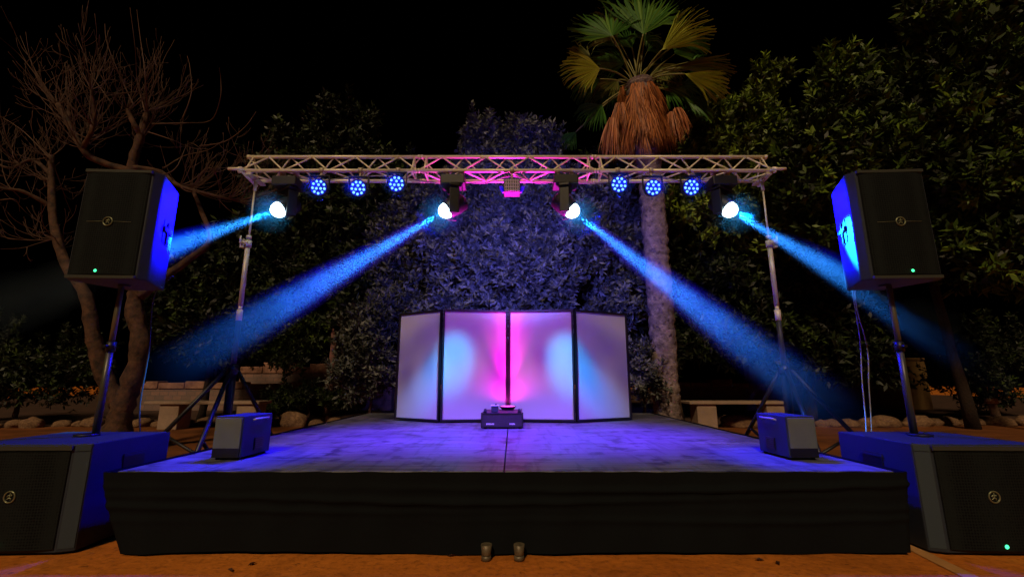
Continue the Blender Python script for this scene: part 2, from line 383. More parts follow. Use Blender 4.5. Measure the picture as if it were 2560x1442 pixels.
sB = copy_tree(sA); sB.location = (2.243, TYT, 0); sB.scale = (1, 1, 1)
for ch in kids(sB):
    ch.scale = (-1, 1, 1)
sB['label'] = 'tall tripod mast holding the right end of the truss'

# ================================================================== lamps on the truss
def clampmesh(b, top=.0, ln=.07):
    b.tube([(-.02, 0, top), (.02, 0, top)], .03, 12); b.tube([(0, 0, top - .02), (0, 0, top - ln)], .009, 8)
    return b
BEAMS = []; GLOW = []
def moving_head(px, py, aim, label, power, size, added_spot=None):
    p = P(px, py, TYF - .06)
    hp = Vector((p.x, TYF, p.z)); aim = Vector(aim)
    d = (aim - hp).normalized(); hc = hp - d * .07
    root = empty('moving_head', hc, label=label, cat='moving head light', group='moving heads under the truss')
    top = TZB - hc.z
    # base box under the truss (parts in root space)
    MB().box((0, 0, top - .105), (.21, .17, .085)).build('base', M['black'], root, bevel=.008)
    for x in (-.06, .06): MB().tube([(x - .018, 0, top), (x + .018, 0, top)], .027, 12).tube([(x, 0, top - .02), (x, 0, top - .07)], .012, 8).build('clamp', M['steel'], root)
    hd = Vector((d.x, d.y, 0)).normalized(); ax = Vector((-hd.y, hd.x, 0))   # tilt axis
    y = MB(); rot = Matrix((ax, hd, Vector((0, 0, 1)))).transposed()
    for s_ in (-1, 1): y.box(ax * s_ * .098 + Vector((0, 0, .02)), (.022, .085, top - .105), rot)
    y.box(Vector((0, 0, top - .163)), (.215, .09, .026), rot)
    y.build('yoke', M['black'], root, bevel=.006)
    h = MB().tube([-d * .12, -d * .10, -d * .03, d * .05, d * .063], [.05, .078, .086, .082, .078], 24)
    h.build('head', M['black'], root)
    ln = MB().disc(d * .0635, d, .068, 28, dome=.075); ln.build('lens', M['lens'], root)
    lp = hc + d * .125
    spot('beam_lamp', root, hc + d * .145, aim, power, (.035, .31, 1), size, .8, .022)
    if added_spot: spot('added_flank_spot', root, hc + d * .147, added_spot[0], added_spot[1], (.01, .42, 1), added_spot[2], .5, .02)  # extra spot added to brighten the loudspeaker flank
    GLOW.append((root, lp, d, (.0, .45, .8), 1.6, .2))
    BEAMS.append((lp, d, size))
    return root
A1 = P(405, 628, 3.02); A2 = P(430, 925, 3.2); A3 = P(2090, 1035, 3.25); A4 = P(2150, 715, 2.97)
moving_head(688, 518, A1, 'leftmost lit moving head on the truss, its beam striking the left loudspeaker', 3000, 11, (P(402, 610, 2.93), 900, 9))
moving_head(1113, 520, A2, 'lit moving head left of the pink centre of the truss, beam slanting down left', 3600, 11)
moving_head(1432, 520, A3, 'lit moving head right of the pink centre of the truss, beam crossing the palm trunk', 3600, 11)
moving_head(1832, 518, A4, 'lit moving head hung near the right mast, beam under the right speaker', 3000, 11, (P(2120, 600, 2.72), 2400, 17))

def make_par():
    s = empty('par_light', (0, 0, 0))
    tilt = Vector((0, -1, -.25)).normalized()
    MB().tube([-tilt * .07, -tilt * .06, tilt * .0, tilt * .012], [.045, .066, .074, .074], 24).build('housing', M['black'], s)
    MB().disc(tilt * .0125, tilt, .069, 24).build('led_plate', M['ledplate'], s)
    u, v, d = frame_of(tilt); b = MB()
    for (rr, n, o_) in ((.052, 9, .1), (.021, 3, .5)):
        for k in range(n):
            a = 2 * math.pi * k / n + o_; b.disc(tilt * .0145 + (u * math.cos(a) + v * math.sin(a)) * rr, tilt, .0115, 10, dome=.006)
    b.build('led_array', M['led'], s)
    b = MB()
    for sx in (-1, 1): b.box((sx * .083, 0, .045), (.006, .03, .12))
    b.box((0, 0, .105), (.172, .03, .006)).build('yoke', M['black'], s)
    return s
par0 = make_par()
pl = [(798, 469, -1, 'leftmost'), (896, 471, -1, 'second'), (992, 460, -.3, 'third'), (1547, 462, .3, 'fourth'), (1632, 470, 1, 'fifth'), (1727, 469, 1, 'rightmost')]
pars = []
for i, (px, py, sd, wrd) in enumerate(pl):
    o = par0 if i == 0 else copy_tree(par0)
    p = P(px, py, TYF - .03); o.location = p
    nm = ['leftmost of the six round blue LED lamps under the truss', 'round blue LED lamp under the truss, middle of the left three',
          'round blue LED lamp hanging highest, nearest the left of the pink truss centre', 'round blue LED lamp hanging higher, just right of the pink truss centre',
          'round blue LED lamp directly in front of the palm trunk', 'rightmost of the six round blue LED lamps under the truss'][i]
    tag(o, nm, 'LED par light', 'blue LED lamps under the truss'); pars.append(o)
for o in pars:
    top = TZB - o.location.z
    b = MB().tube([(-.018, .03, top), (.018, .03, top)], .027, 12).tube([(0, .03, top - .02), (0, .012, .108)], .009, 8)
    b.build('clamp', M['steel'], o)
BLUE = (.003, .0, 1)
BLUE2 = (.06, .05, 1)
side_tg = [P(385, 560, 2.85), P(380, 1130, 2.75), P(640, 1090, 2.9), P(1930, 1090, 2.9), P(2180, 1130, 2.75), P(2130, 560, 2.85)]
for o, tgt, pw, sz in zip(pars, side_tg, (3600, 480, 420, 420, 480, 3600), (35, 46, 30, 30, 46, 35)):
    tl = Vector((0, -1, -.25)).normalized()
    GLOW.append((o, o.location + tl * .03, tl, (.0, .0, 1), 5, .13))
    spot('led_lamp', o, o.location + (tgt - o.location).normalized() * .17, tgt, pw, BLUE, sz, .8, .05)
# floor wash from the same lamps
for i in (0, 2, 3, 5):
    o = pars[i]; x = o.location.x
    spot('wash_lamp', o, o.location + Vector((0, .0, -.1)), (x * .55, 3.95, SZ), 560, (.10, .025, 1), 76, 1, .06)
    spot('wash_lamp', o, o.location + Vector((0, .03, -.1)), (x * .5, 5.0, .9), 15, (.06, .03, 1), 80, 1, .06)

# centre effect light
ep = P(1280, 470, TYF)
ef = empty('effect_light', ep, label='small box shaped effect light with a ribbed face at the truss centre', cat='effect light')
MB().box((0, 0, 0), (.145, .11, .125)).build('housing', M['black'], ef, bevel=.006)
b = MB()
for k in range(9): b.box((-.06 + k * .015, -.0585, 0), (.005, .007, .11))
for k in range(4): b.box((0, -.0575, -.045 + k * .03), (.125, .005, .004))
b.build('ribbed_face', mat('ribs', (.6, .45, .7), .35, metal=.3), ef)
tp = TZB - ep.z
MB().tube([(-.018, 0, tp), (.018, 0, tp)], .027, 12).tube([(0, 0, tp - .02), (0, 0, .062)], .009, 8).build('clamp', M['steel'], ef)
for sx in (-1, 1): MB().tube([(sx * .075, 0, -.01), (sx * .095, 0, -.02)], [.03, .036], 14).build('side_lens', M['ledplate'], ef)
spot('cyan_lamp', ef, ep + Vector((-.1, .06, -.07)), P(1128, 905, 5.1), 380, (0, .46, 1), 18, .9, .06)
spot('cyan_lamp', ef, ep + Vector((.1, .06, -.07)), P(1422, 910, 5.1), 380, (0, .46, 1), 18, .9, .06)
spot('cyan_lamp', ef, ep + Vector((-.12, .06, -.07)), P(1058, 985, 5.25), 330, (.0, .25, 1), 14, .95, .06)
spot('cyan_lamp', ef, ep + Vector((.12, .06, -.07)), P(1500, 990, 5.25), 330, (.0, .25, 1), 14, .95, .06)
spot('violet_lamp', ef, ep + Vector((0, .07, -.03)), P(1320, 690, 8.2), 1150, (.14, .13, 1), 84, .9, .06)
spot('violet_lamp', ef, ep + Vector((0, .07, -.09)), (0, 5.3, .7), 60, (.42, .0, 1), 95, .9, .06)

# cables on the truss
def cable(pts, name, label, r=.006, m='cable', group=None, cat='cable'):
    pts = [Vector(p) for p in pts]; n = 10; out = []
    for i in range(len(pts) - 1):
        p0 = pts[max(i - 1, 0)]; p1 = pts[i]; p2 = pts[i + 1]; p3 = pts[min(i + 2, len(pts) - 1)]
        for k in range(n):
            t = k / n; out.append(.5 * ((2 * p1) + (p2 - p0) * t + (2 * p0 - 5 * p1 + 4 * p2 - p3) * t * t + (-p0 + 3 * p1 - 3 * p2 + p3) * t ** 3))
    out.append(pts[-1])
    return MB().tube(out, r, 7).build(name, M[m], label=label, cat=cat, group=group, loc=pts[0])
M['pale_cable'] = mat('pale_cable', (.3, .3, .32), .5)
tc1 = cable([P(720, 440, 3.78), P(800, 452, 3.75), P(860, 446, 3.76), P(960, 440, 3.76), P(1050, 452, 3.74), P(1120, 460, 3.70), P(1150, 452, 3.7)], 'power_cable', 'power cable looping along the underside of the truss between the left lamps', .006, 'pale_cable', 'cables along the truss')
tc2 = cable([P(1390, 455, 3.7), P(1480, 458, 3.7), P(1560, 452, 3.74), P(1625, 436, 3.74), P(1700, 452, 3.76), P(1800, 446, 3.76), P(1880, 452, 3.78)], 'power_cable', 'power cable looping along the underside of the truss between the right lamps', .006, 'pale_cable', 'cables along the truss')
tc3 = cable([P(1150, 452, 3.68), P(1210, 458, 3.67), P(1280, 440, 3.68), P(1340, 457, 3.67), P(1396, 454, 3.68)], 'power_cable', 'pink lit cable sagging behind the small centre effect light', .006, 'pale_cable', 'cables along the truss')
for px, sd in ((1154, 'left'), (1398, 'right')):
    a = P(px, 440, 3.64); q = P(px, 520, 3.64); r_ = empty('safety_cable', a, label=f'thin cable with round end hanging just {sd} of the pink truss centre', cat='cable', group='cables hanging from the truss centre')
    MB().tube([a, a.lerp(q, .5) + Vector((.006, 0, 0)), q], .004, 6).build('cord', M['pale_cable'], r_, world=True)
    MB().disc(q + Vector((0, .012, 0)), (0, -1, 0), .014, 12, dome=.012).build('end_plug', M['white'], r_, world=True)

# ================================================================== smoke shaped into the beams
TT = math.tan(R(5.6))
def smokemat(L):  # density and bluish tint shape the beam: end fade, soft edges, even brightness
    m = bpy.data.materials.new('smoke'); m.use_nodes = True; n = m.node_tree.nodes; l = m.node_tree.links
    n.remove(n['Principled BSDF']); out = n['Material Output']
    v = n.new('ShaderNodeVolumePrincipled'); v.inputs['Color'].default_value = (.6, .8, 1, 1); v.inputs['Anisotropy'].default_value = .0
    tc = n.new('ShaderNodeTexCoord'); no = n.new('ShaderNodeTexNoise'); no.inputs['Scale'].default_value = 4; no.inputs['Detail'].default_value = 2; no.inputs['Distortion'].default_value = .3
    l.new(tc.outputs['Object'], no.inputs['Vector'])
    mr = n.new('ShaderNodeMapRange'); mr.inputs[1].default_value = .3; mr.inputs[2].default_value = .7; mr.inputs[3].default_value = .65; mr.inputs[4].default_value = 1.2
    l.new(no.outputs[0], mr.inputs[0])
    sp = n.new('ShaderNodeSeparateXYZ'); l.new(tc.outputs['Object'], sp.inputs[0])
    fd = n.new('ShaderNodeMapRange'); fd.interpolation_type = 'SMOOTHSTEP'; fd.inputs[1].default_value = L * .4; fd.inputs[2].default_value = L; fd.inputs[3].default_value = 1; fd.inputs[4].default_value = .004
    l.new(sp.outputs[2], fd.inputs[0])
    mu = n.new('ShaderNodeMath'); mu.operation = 'MULTIPLY'; nr_ = n.new('ShaderNodeMapRange'); nr_.inputs[1].default_value = 0; nr_.inputs[2].default_value = 1.1; nr_.inputs[3].default_value = .5; nr_.inputs[4].default_value = 1; l.new(sp.outputs[2], nr_.inputs[0]); rm = n.new('ShaderNodeMath'); rm.operation = 'MULTIPLY_ADD'; rm.inputs[1].default_value = TT; rm.inputs[2].default_value = .038; l.new(sp.outputs[2], rm.inputs[0])
    xy = n.new('ShaderNodeCombineXYZ'); l.new(sp.outputs[0], xy.inputs[0]); l.new(sp.outputs[1], xy.inputs[1]); le = n.new('ShaderNodeVectorMath'); le.operation = 'LENGTH'; l.new(xy.outputs[0], le.inputs[0])
    dv = n.new('ShaderNodeMath'); dv.operation = 'DIVIDE'; l.new(le.outputs['Value'], dv.inputs[0]); l.new(rm.outputs[0], dv.inputs[1])
    sf = n.new('ShaderNodeMapRange'); sf.interpolation_type = 'SMOOTHSTEP'; sf.inputs[1].default_value = .35; sf.inputs[2].default_value = 1.0; sf.inputs[3].default_value = 1.25; sf.inputs[4].default_value = 0; l.new(dv.outputs[0], sf.inputs[0])
    m0 = n.new('ShaderNodeMath'); m0.operation = 'MULTIPLY'; l.new(mr.outputs[0], m0.inputs[0]); l.new(sf.outputs[0], m0.inputs[1])
    m3 = n.new('ShaderNodeMath'); m3.operation = 'MULTIPLY'; l.new(m0.outputs[0], m3.inputs[0]); l.new(nr_.outputs[0], m3.inputs[1]); l.new(m3.outputs[0], mu.inputs[0]); l.new(fd.outputs[0], mu.inputs[1])
    m2 = n.new('ShaderNodeMath'); m2.operation = 'MULTIPLY'; m2.inputs[1].default_value = SMOKE; l.new(mu.outputs[0], m2.inputs[0])
    l.new(m2.outputs[0], v.inputs['Density']); l.new(v.outputs[0], out.inputs['Volume'])
    m.cycles.volume_sampling = 'EQUIANGULAR'
    m.cycles.homogeneous_volume = False
    return m
SMOKE = .34
for (lp, d, size), L, nm in zip(BEAMS, (2.7, 2.45, 2.6, 1.9), ('from the leftmost moving head to the left speaker', 'slanting down left from the inner left moving head', 'slanting down right across the palm trunk', 'from the rightmost moving head towards the right speaker')):
    t = math.tan(R(size / 2 + .1))
    b = MB().tube([(0, 0, -.02), (0, 0, 0), (0, 0, L * .33), (0, 0, L * .66), (0, 0, L), (0, 0, L * 1.06), (0, 0, L * 1.1)], [.001, .038, .038 + t * L * .33, .038 + t * L * .66, .038 + t * L, .038 + t * L * .7, .001], 24, cap=False)
    o = b.build('haze', smokemat(L), kind='stuff', label='cone of thin smoke shaped to the blue beam ' + nm, cat='smoke')
    bm = bmesh.new(); bm.from_mesh(o.data); bmesh.ops.recalc_face_normals(bm, faces=bm.faces); bm.to_mesh(o.data); bm.free()
    o.location = lp - d * .03; o.rotation_euler = d.to_track_quat('Z', 'Y').to_euler()

def bloommat(dens):  # blue tinted smoke ball imitating the bloom round a lamp
    m = bpy.data.materials.new('bloom_puff'); m.use_nodes = True; n = m.node_tree.nodes; l = m.node_tree.links
    n.remove(n['Principled BSDF']); v = n.new('ShaderNodeVolumePrincipled'); v.inputs['Color'].default_value = (.06, .5, 1, 1)
    tc = n.new('ShaderNodeTexCoord'); vm = n.new('ShaderNodeVectorMath'); vm.operation = 'LENGTH'; l.new(tc.outputs['Object'], vm.inputs[0])
    mr = n.new('ShaderNodeMapRange'); mr.inputs[1].default_value = 1; mr.inputs[2].default_value = 0; mr.inputs[3].default_value = 0; mr.inputs[4].default_value = dens
    l.new(vm.outputs['Value'], mr.inputs[0]); l.new(mr.outputs[0], v.inputs['Density']); l.new(v.outputs[0], n['Material Output'].inputs['Volume'])
    return m
pm_ = bloommat(1.6); pmesh = MB().tube([(0, 0, z) for z in np.linspace(-1, 1, 13)], [max(math.sqrt(1 - z * z), .001) for z in np.linspace(-1, 1, 13)], 20)
pobj = None
for i, (root, lp, d, colr, pw, rad) in enumerate(GLOW):
    if pobj is None: pobj = pmesh.build('haze', pm_, kind='stuff'); o = pobj; bm = bmesh.new(); bm.from_mesh(o.data); bmesh.ops.recalc_face_normals(bm, faces=bm.faces); bm.to_mesh(o.data); bm.free()
    else: o = pobj.copy(); COL.objects.link(o)
    o.location = lp + d * .02; o.scale = (rad, rad, rad); tag(o, 'small smoke ball added for the glow of lit lamp number %d along the truss' % (i + 1), 'smoke', 'smoke balls added for lamp glow', 'stuff')
    spot('glow_fill', root, lp + d * .03, lp + d * .03 + (Vector((0, -1, -.2)) + d * .3), pw, colr, 165, .6, .02)  # wide spot added to light the smoke ball

# ================================================================== folding screen (dj facade)
fz0 = SZ + .012; fh = 1.235
J = [Vector((-1.37, 5.42, 0)), Vector((-.79, 5.07, 0)), Vector((-.045, 5.17, 0)), Vector((.70, 5.07, 0)), Vector((1.395, 5.42, 0))]
fc = empty('folding_screen', (0, 5.2, SZ), label='white four panel folding booth screen in black frames lit pink and blue', cat='folding screen')
for k in range(4):
    a, b_ = J[k], J[k + 1]; d = (b_ - a).normalized(); nrm = Vector((d.y, -d.x, 0))
    a2 = a + d * .008; b2 = b_ - d * .008; fw = .02
    f = MB(); rot = Matrix((d, nrm, Vector((0, 0, 1)))).transposed()
    L = (b2 - a2).length; mid = (a2 + b2) / 2
    for q in (a2 + d * fw / 2, b2 - d * fw / 2): f.box(q + Vector((0, 0, fz0 + fh / 2)), (fw, .03, fh), rot)
    for z in (fz0 + .014, fz0 + fh - .010): f.box(mid + Vector((0, 0, z)), (L - 2 * fw, .028, .02), rot)
    fo = f.build('panel_frame', M['frame'], fc, world=True)
    c_ = MB(); nn = 12
    for i in range(nn + 1):
        for j in range(nn + 1):
            u = i / nn; v = j / nn; bul = .006 * math.sin(math.pi * u) * math.sin(math.pi * v) + .0012 * math.sin(9 * u + 7 * v + k) * math.sin(math.pi * u)
            q = a2 + d * (fw * .9 + (L - 1.8 * fw) * u) - nrm * (.004 + bul) + Vector((0, 0, fz0 + .02 + (fh - .036) * v)); c_.v.append(tuple(q))
    for i in range(nn):
        for j in range(nn): A = i * (nn + 1) + j; c_.f.append((A, A + nn + 1, A + nn + 2, A + 1)); c_.sm.append(True)
    c_.v = [tuple(Vector(v) - fc.location) for v in c_.v]
    c_.build('fabric', M['fabric'], fo)

# ---------------- case in front of the screen, with things on it
cp = Vector((-.095, 4.47, SZ)); cw, chh, cd = .40, .135, .57
ec = empty('equipment_case', cp + Vector((0, cd / 2, 0)), label='flat black equipment case with two small white marks before the screen', cat='equipment case')
cyc = cp.y + cd / 2
b = MB().box((cp.x, cyc, SZ + .012 + chh / 2), (cw, cd, chh))
b.build('case_body', mat('case_black', (.03, .02, .025), .5, var=.3, vscale=30, bump=.3, bscale=150), ec, world=True, bevel=.006)
for sx in (-1, 1):
    for yy in (.004, cd - .004): MB().box((cp.x + sx * (cw / 2 - .004), cp.y + yy, SZ + .012 + chh / 2), (.014, .014, chh + .006)).build('corner_post', M['black'], ec, world=True)
for zz in (SZ + .012 + chh - .006, SZ + .02): MB().box((cp.x, cp.y - .001, zz), (cw - .03, .006, .01)).build('edge_trim', M['black'], ec, world=True)
for sx in (-1, 1):
    b = MB().tube([(cp.x + sx * .165, cp.y + .03, SZ + .012 + chh), (cp.x + sx * .165, cp.y + .03, SZ + .05 + chh)], [.018, .012], 10); b.build('corner_knob', M['rubber'], ec, world=True)
for q, wd in ((-.105, .085), (.105, .06)):
    b = MB()
    for k in range(int(wd / .011)): b.box((cp.x + q - wd / 2 + k * .011, cp.y - .0015, SZ + .045 + .001 * (k % 2)), (.007, .003, .014 - .003 * (k % 3 == 1)))
    b.build('white_marking', M['white'], ec, world=True)
for sx in (-1, 1):
    for sy in (.05, cd - .05): MB().tube([(cp.x + sx * .16, cp.y + sy, SZ), (cp.x + sx * .16, cp.y + sy, SZ + .013)], .015, 10).build('foot', M['rubber'], ec, world=True)
zt = SZ + .012 + chh
lp = Vector((-.045, cp.y + .475, zt))
lm = empty('floor_uplight', lp, label='low round uplight glowing pink on top of the black case', cat='uplight')
MB().tube([(0, 0, .001), (0, 0, .03), (0, 0, .036)], [.06, .085, .085], 24).build('housing', M['black'], lm)
MB().disc((0, 0, .0375), (0, 0, 1), .075, 24).build('lens', mat('pink_lens', (1, .1, .8), .3, emit=(1, .04, .75), estr=6), lm)
spot('pink_lamp', lm, lp + Vector((0, .0, .06)), lp + Vector((0, -.60, 1.1)), 2000, (1, .02, .72), 41, .8, .05)
spot('pink_lamp', lm, lp + Vector((0, .05, .05)), lp + Vector((0, .12, 1)), 13, (1, .012, .62), 178, .8, .03)
spot('pink_lamp', lm, lp + Vector((0, .05, .05)), lp + Vector((0, .26, 1)), 100, (1, .012, .62), 46, 1, .03)
spot('pink_lamp', lm, lp + Vector((0, .05, .05)), lp + Vector((0, .15, 1)), 230, (1, .012, .62), 26, 1, .03)
bp_ = Vector((-.17, cp.y + .13, zt))
bx = empty('control_box', bp_, label='small dark box with a pale lid standing on the black case', cat='control box')
MB().box((0, 0, .03), (.07, .07, .058)).build('box_body', M['cab'], bx, bevel=.004)
MB().box((0, 0, .064), (.08, .08, .006)).build('lid', M['white'], bx)
MB().tube([(.01, .0, .067), (.01, 0, .08)], .01, 10).build('knob', M['black'], bx)

# ================================================================== small machines on the stage front
def machine(px0, px1, label, side):
    a = P(px0, 1150, 2.757); b_ = P(px1, 1150, 2.757); wd = b_.x - a.x; cxm = (a.x + b_.x) / 2; dp = .30; h = .247
    root = empty('spark_machine', (cxm, 2.757 + dp / 2, SZ), rz=R(2.5) * side, label=label, cat='effect machine', group='effect machines on the stage front')
    MB().box((0, 0, .012 + (h - .012) / 2), (wd, dp, h - .012)).build('body', M['cab'], root, bevel=.006)
    MB().box((0, -dp / 2 - .004, h - .096), (wd - .012, .008, .172)).build('front_panel', M['grey'], root, bevel=.003)
    MB().box((0, -dp / 2 - .003, .040), (wd - .012, .006, .052)).build('lower_panel', M['black'], root)
    b = MB().box((-side * (wd / 2 + .003), .02, .075), (.006, .09, .07))
    for k in range(5): b.box((-side * (wd / 2 + .007), .02, .05 + k * .012), (.004, .08, .004))
    b.build('side_vent', M['black'], root)
    b = MB().tube([(-side * wd / 2, -.06, h - .03), (-side * (wd / 2 + .018), -.05, h - .022), (-side * (wd / 2 + .018), .08, h - .022), (-side * wd / 2, .09, h - .03)], .006, 8); b.build('handle', M['steel'], root)
    for sx in (-1, 1):
        for sy in (-1, 1): MB().tube([(sx * (wd / 2 - .02), sy * .12, 0), (sx * (wd / 2 - .02), sy * .12, .013)], .012, 8).build('foot', M['rubber'], root)
machine(528, 602, 'small upright black effect machine with grey face at the stage front left corner', -1)
machine(1972, 2048, 'small upright black effect machine with grey face at the stage front right corner', 1)

# ================================================================== speakers
def badge(root, c, r, m='badge'):
    b = MB(); n = 24
    pts = [(c[0] + r * math.cos(2 * math.pi * k / n), c[1], c[2] + r * math.sin(2 * math.pi * k / n)) for k in range(n + 1)]
    b.tube(pts, r * .13, 6, cap=False)
    # running figure inside the ring
    x, y, z = c; s_ = r
    for seg_ in ([(-.05, .45), (.0, .1), (-.1, -.1)], [(-.1, -.1), (.3, -.25), (.25, -.55)], [(-.1, -.1), (-.25, -.35), (-.5, -.4)], [(-.02, .3), (.3, .2), (.4, .4)], [(-.02, .3), (-.35, .25), (-.4, 0)]):
        b.tube([(x + p * s_, y, z + q * s_) for p, q in seg_], r * .09, 5)
    b.disc((x + .05 * s_, y + .001, z + .58 * s_), (0, -1, 0), r * .14, 10, dome=r * .1)
    return b.build('badge', M[m], root)
def speaker(cx_, side, label):
    # side = +1 : stage lies on the +x side of the box
    W, D, H, Z0 = .47, .36, .70, 1.433
    root = empty('loudspeaker', (cx_, 2.80, Z0), rz=R(3.0) * side, label=label, cat='loudspeaker', group='loudspeakers on poles')
    f, bk = -D / 2, D / 2; hw = W / 2; rw = .12
    poly = [(-hw + .035, f), (hw - .035, f), (hw, f + .05), (rw, bk), (-rw, bk), (-hw, f + .05)]
    MB().prism(poly, 0, H).build('cabinet', M['cab'], root, bevel=.008)
    # curved grille
    b = MB(); n = 16
    for j, z in enumerate((.025, .345, .35, .352, .357, H - .025)):
        for i in range(n + 1):
            u = i / n * 2 - 1; y = f - .006 - .016 * (1 - u * u)
            b.v.append((u * (hw - .045), y, z))
    for j in range(5):
        for i in range(n): A = j * (n + 1) + i; b.f.append((A, A + 1, A + n + 2, A + n + 1)); b.sm.append(True)
    b.build('grille', M['grille'], root)
    b = MB().box((0, f - .006, .011), (W - .075, .02, .018)); b.box((0, f - .006, H - .011), (W - .075, .02, .018)); b.build('grille_rail', M['rail'], root)
    MB().tube([(-.13, f - .0195, .353), (-.03, f - .0265, .353)], .0013, 5).tube([(.03, f - .0265, .353), (.13, f - .0195, .353)], .0013, 5).build('badge_line', M['badge'], root)
    badge(root, (0, f - .0275, .353), .026)
    MB().disc((.02 if side < 0 else -.02, f - .026, .045), (0, -1, 0), .009, 12, dome=.003).build('power_led', M['green_led'], root)
    for s_ in (-1, 1):   # handle pocket on both flanks
        a = Vector((s_ * hw, f + .05, 0)); e = Vector((s_ * rw, bk, 0)); d = (e - a).normalized(); nr = Vector((d.y, -d.x, 0)) * (1 if s_ > 0 else -1)
        if nr.x * s_ < 0: nr = -nr
        rot = Matrix((d, nr, Vector((0, 0, 1)))).transposed() if d.cross(nr).z > 0 else Matrix((-d, nr, Vector((0, 0, 1)))).transposed()
        mid = a.lerp(e, .55)
        h_ = MB().box(mid + nr * .001 + Vector((0, 0, .36)), (.13, .006, .15), rot).build('handle_pocket', M['black'], root)
        MB().box(mid + nr * .010 + Vector((0, 0, .375)), (.15, .014, .03), rot).box(mid + nr * .008 + Vector((0, 0, .36)), (.022, .012, .14), rot).build('handle', M['cab'], root, bevel=.003)
    MB().box((0, bk + .008, H * .5), (.2, .02, H * .7)).build('amplifier_plate', M['black'], root)
    MB().tube([(0, 0, -.012), (0, 0, .001)], .035, 14).build('pole_socket', M['black'], root)
    return root
speaker(-2.47, 1, 'large black loudspeaker on the left pole, grey green grille and bright inner edge')
speaker(2.375, -1, 'large black loudspeaker on the right pole, flank washed in cyan light')

def sub(cx_, side, label):
    W, D, H = .64, .58, .52
    root = empty('subwoofer', (cx_, 2.40 + D / 2, 0), rz=R(1.5) * side, label=label, cat='subwoofer', group='subwoofers beside the stage')
    f, bk = -D / 2, D / 2; hw = W / 2; c1 = .07
    poly = [(-hw + c1, f), (hw - c1, f), (hw, f + .028), (hw, bk), (-hw, bk), (-hw, f + .028)]
    MB().prism(poly, .012, H).build('cabinet', M['cab'], root, bevel=.006)
    b = MB(); n = 16
    for j, z in enumerate((.03, .27, .274, .276, .28, H - .035)):
        for i in range(n + 1):
            u = i / n * 2 - 1; b.v.append((u * (hw - c1 - .01), f - .006 - .014 * (1 - u * u), z))
    for j in range(5):
        for i in range(n): A = j * (n + 1) + i; b.f.append((A, A + 1, A + n + 2, A + n + 1)); b.sm.append(True)
    b.build('grille', M['grille'], root)
    b = MB().box((0, f - .005, H - .018), (W - 2 * c1, .018, .022)); b.build('top_rail', M['rail'], root)
    for s_ in (-1, 1):
        b = MB()
        p0 = Vector((s_ * (hw - c1), f)); p1 = Vector((s_ * hw, f + .028)); d = (p1 - p0); nrm = Vector((d.y, -d.x)).normalized()
        if nrm.y > 0: nrm = -nrm
        q0 = p0 + d * .06 + nrm * .003; q1 = p1 - d * .08 + nrm * .003
        b.add([(q0.x, q0.y, H - .035), (q1.x, q1.y, H - .035), (q1.x, q1.y, H - .006), (q0.x, q0.y, H - .006)], [(0, 1, 2, 3)])
        b.add([(q0.x, q0.y, .03), (q1.x, q1.y, .03), (q1.x, q1.y, H - .04), (q0.x, q0.y, H - .04)], [(0, 1, 2, 3)])
        b.build('lit_corner_face', M['chamfer_light'], root)
    badge(root, (side * .0, f - .023, .275), .026)
    MB().disc((side * -.015, f - .021, .05), (0, -1, 0), .01, 12, dome=.003).build('power_led', M['green_led'], root)
    for s_ in (-1, 1):
        b = MB().box((s_ * (hw + .001), .02, .40), (.006, .15, .075)).build('handle_pocket', M['black'], root)
        MB().box((s_ * (hw + .004), .02, .425), (.008, .16, .012)).build('handle', M['cab'], root)
    b = MB()
    b.tube([(0, .06, H), (0, .06, H + .012)], .06, 18); b.build('pole_socket', M['black'], root)
    for sx in (-1, 1):
        for sy in (-1, 1): MB().tube([(sx * (hw - .06), sy * .23, 0), (sx * (hw - .06), sy * .23, .013)], .025, 10).build('foot', M['rubber'], root)
sub(-2.49, 1, 'wide black subwoofer on the ground left of the stage')
sub(2.39, -1, 'wide black subwoofer on the ground right of the stage')
for cx_, wd in ((-2.47, 'left'), (2.385, 'right')):
    r_ = empty('speaker_pole', (cx_, 2.78, .532), label=f'metal pole joining the {wd} subwoofer to its loudspeaker', cat='speaker pole', group='poles between subwoofers and loudspeakers')
    MB().tube([(0, 0, 0), (0, 0, .52)], .019, 14).build('lower_tube', M['black'] if False else mat('pole_paint', (.09, .09, .06), .4, metal=.4), r_)
    MB().tube([(0, 0, .48), (0, 0, .54)], .025, 14).tube([(0, -.02, .51), (0, -.05, .51)], .01, 8).build('collar', M['black'], r_)
    MB().tube([(0, 0, .54), (0, 0, .889)], .0155, 14).build('upper_tube', mat('pole_metal', (.2, .19, .12), .35, metal=.5), r_)
# speaker cables
cable([P(432, 690, 3.0), P(385, 740, 3.05), P(372, 880, 3.05), P(350, 1010, 3.07), P(352, 1100, 3.08), P(360, 1200, 3.08)], 'speaker_cable', 'black cable hanging down behind the left loudspeaker', .005, group='cables hanging from the loudspeakers')
cable([P(2128, 705, 3.0), P(2136, 760, 3.05), P(2150, 850, 3.05), P(2155, 950, 3.06), P(2165, 1060, 3.06), P(2165, 1130, 3.07)], 'speaker_cable', 'inner of the two pale cables hanging from the right loudspeaker', .004, 'pale_cable', 'cables hanging from the loudspeakers')
cable([P(2136, 705, 3.0), P(2142, 770, 3.03), P(2168, 870, 3.04), P(2172, 960, 3.05), P(2178, 1060, 3.05), P(2178, 1130, 3.06)], 'speaker_cable', 'outer of the two pale cables hanging from the right loudspeaker', .004, 'pale_cable', 'cables hanging from the loudspeakers')

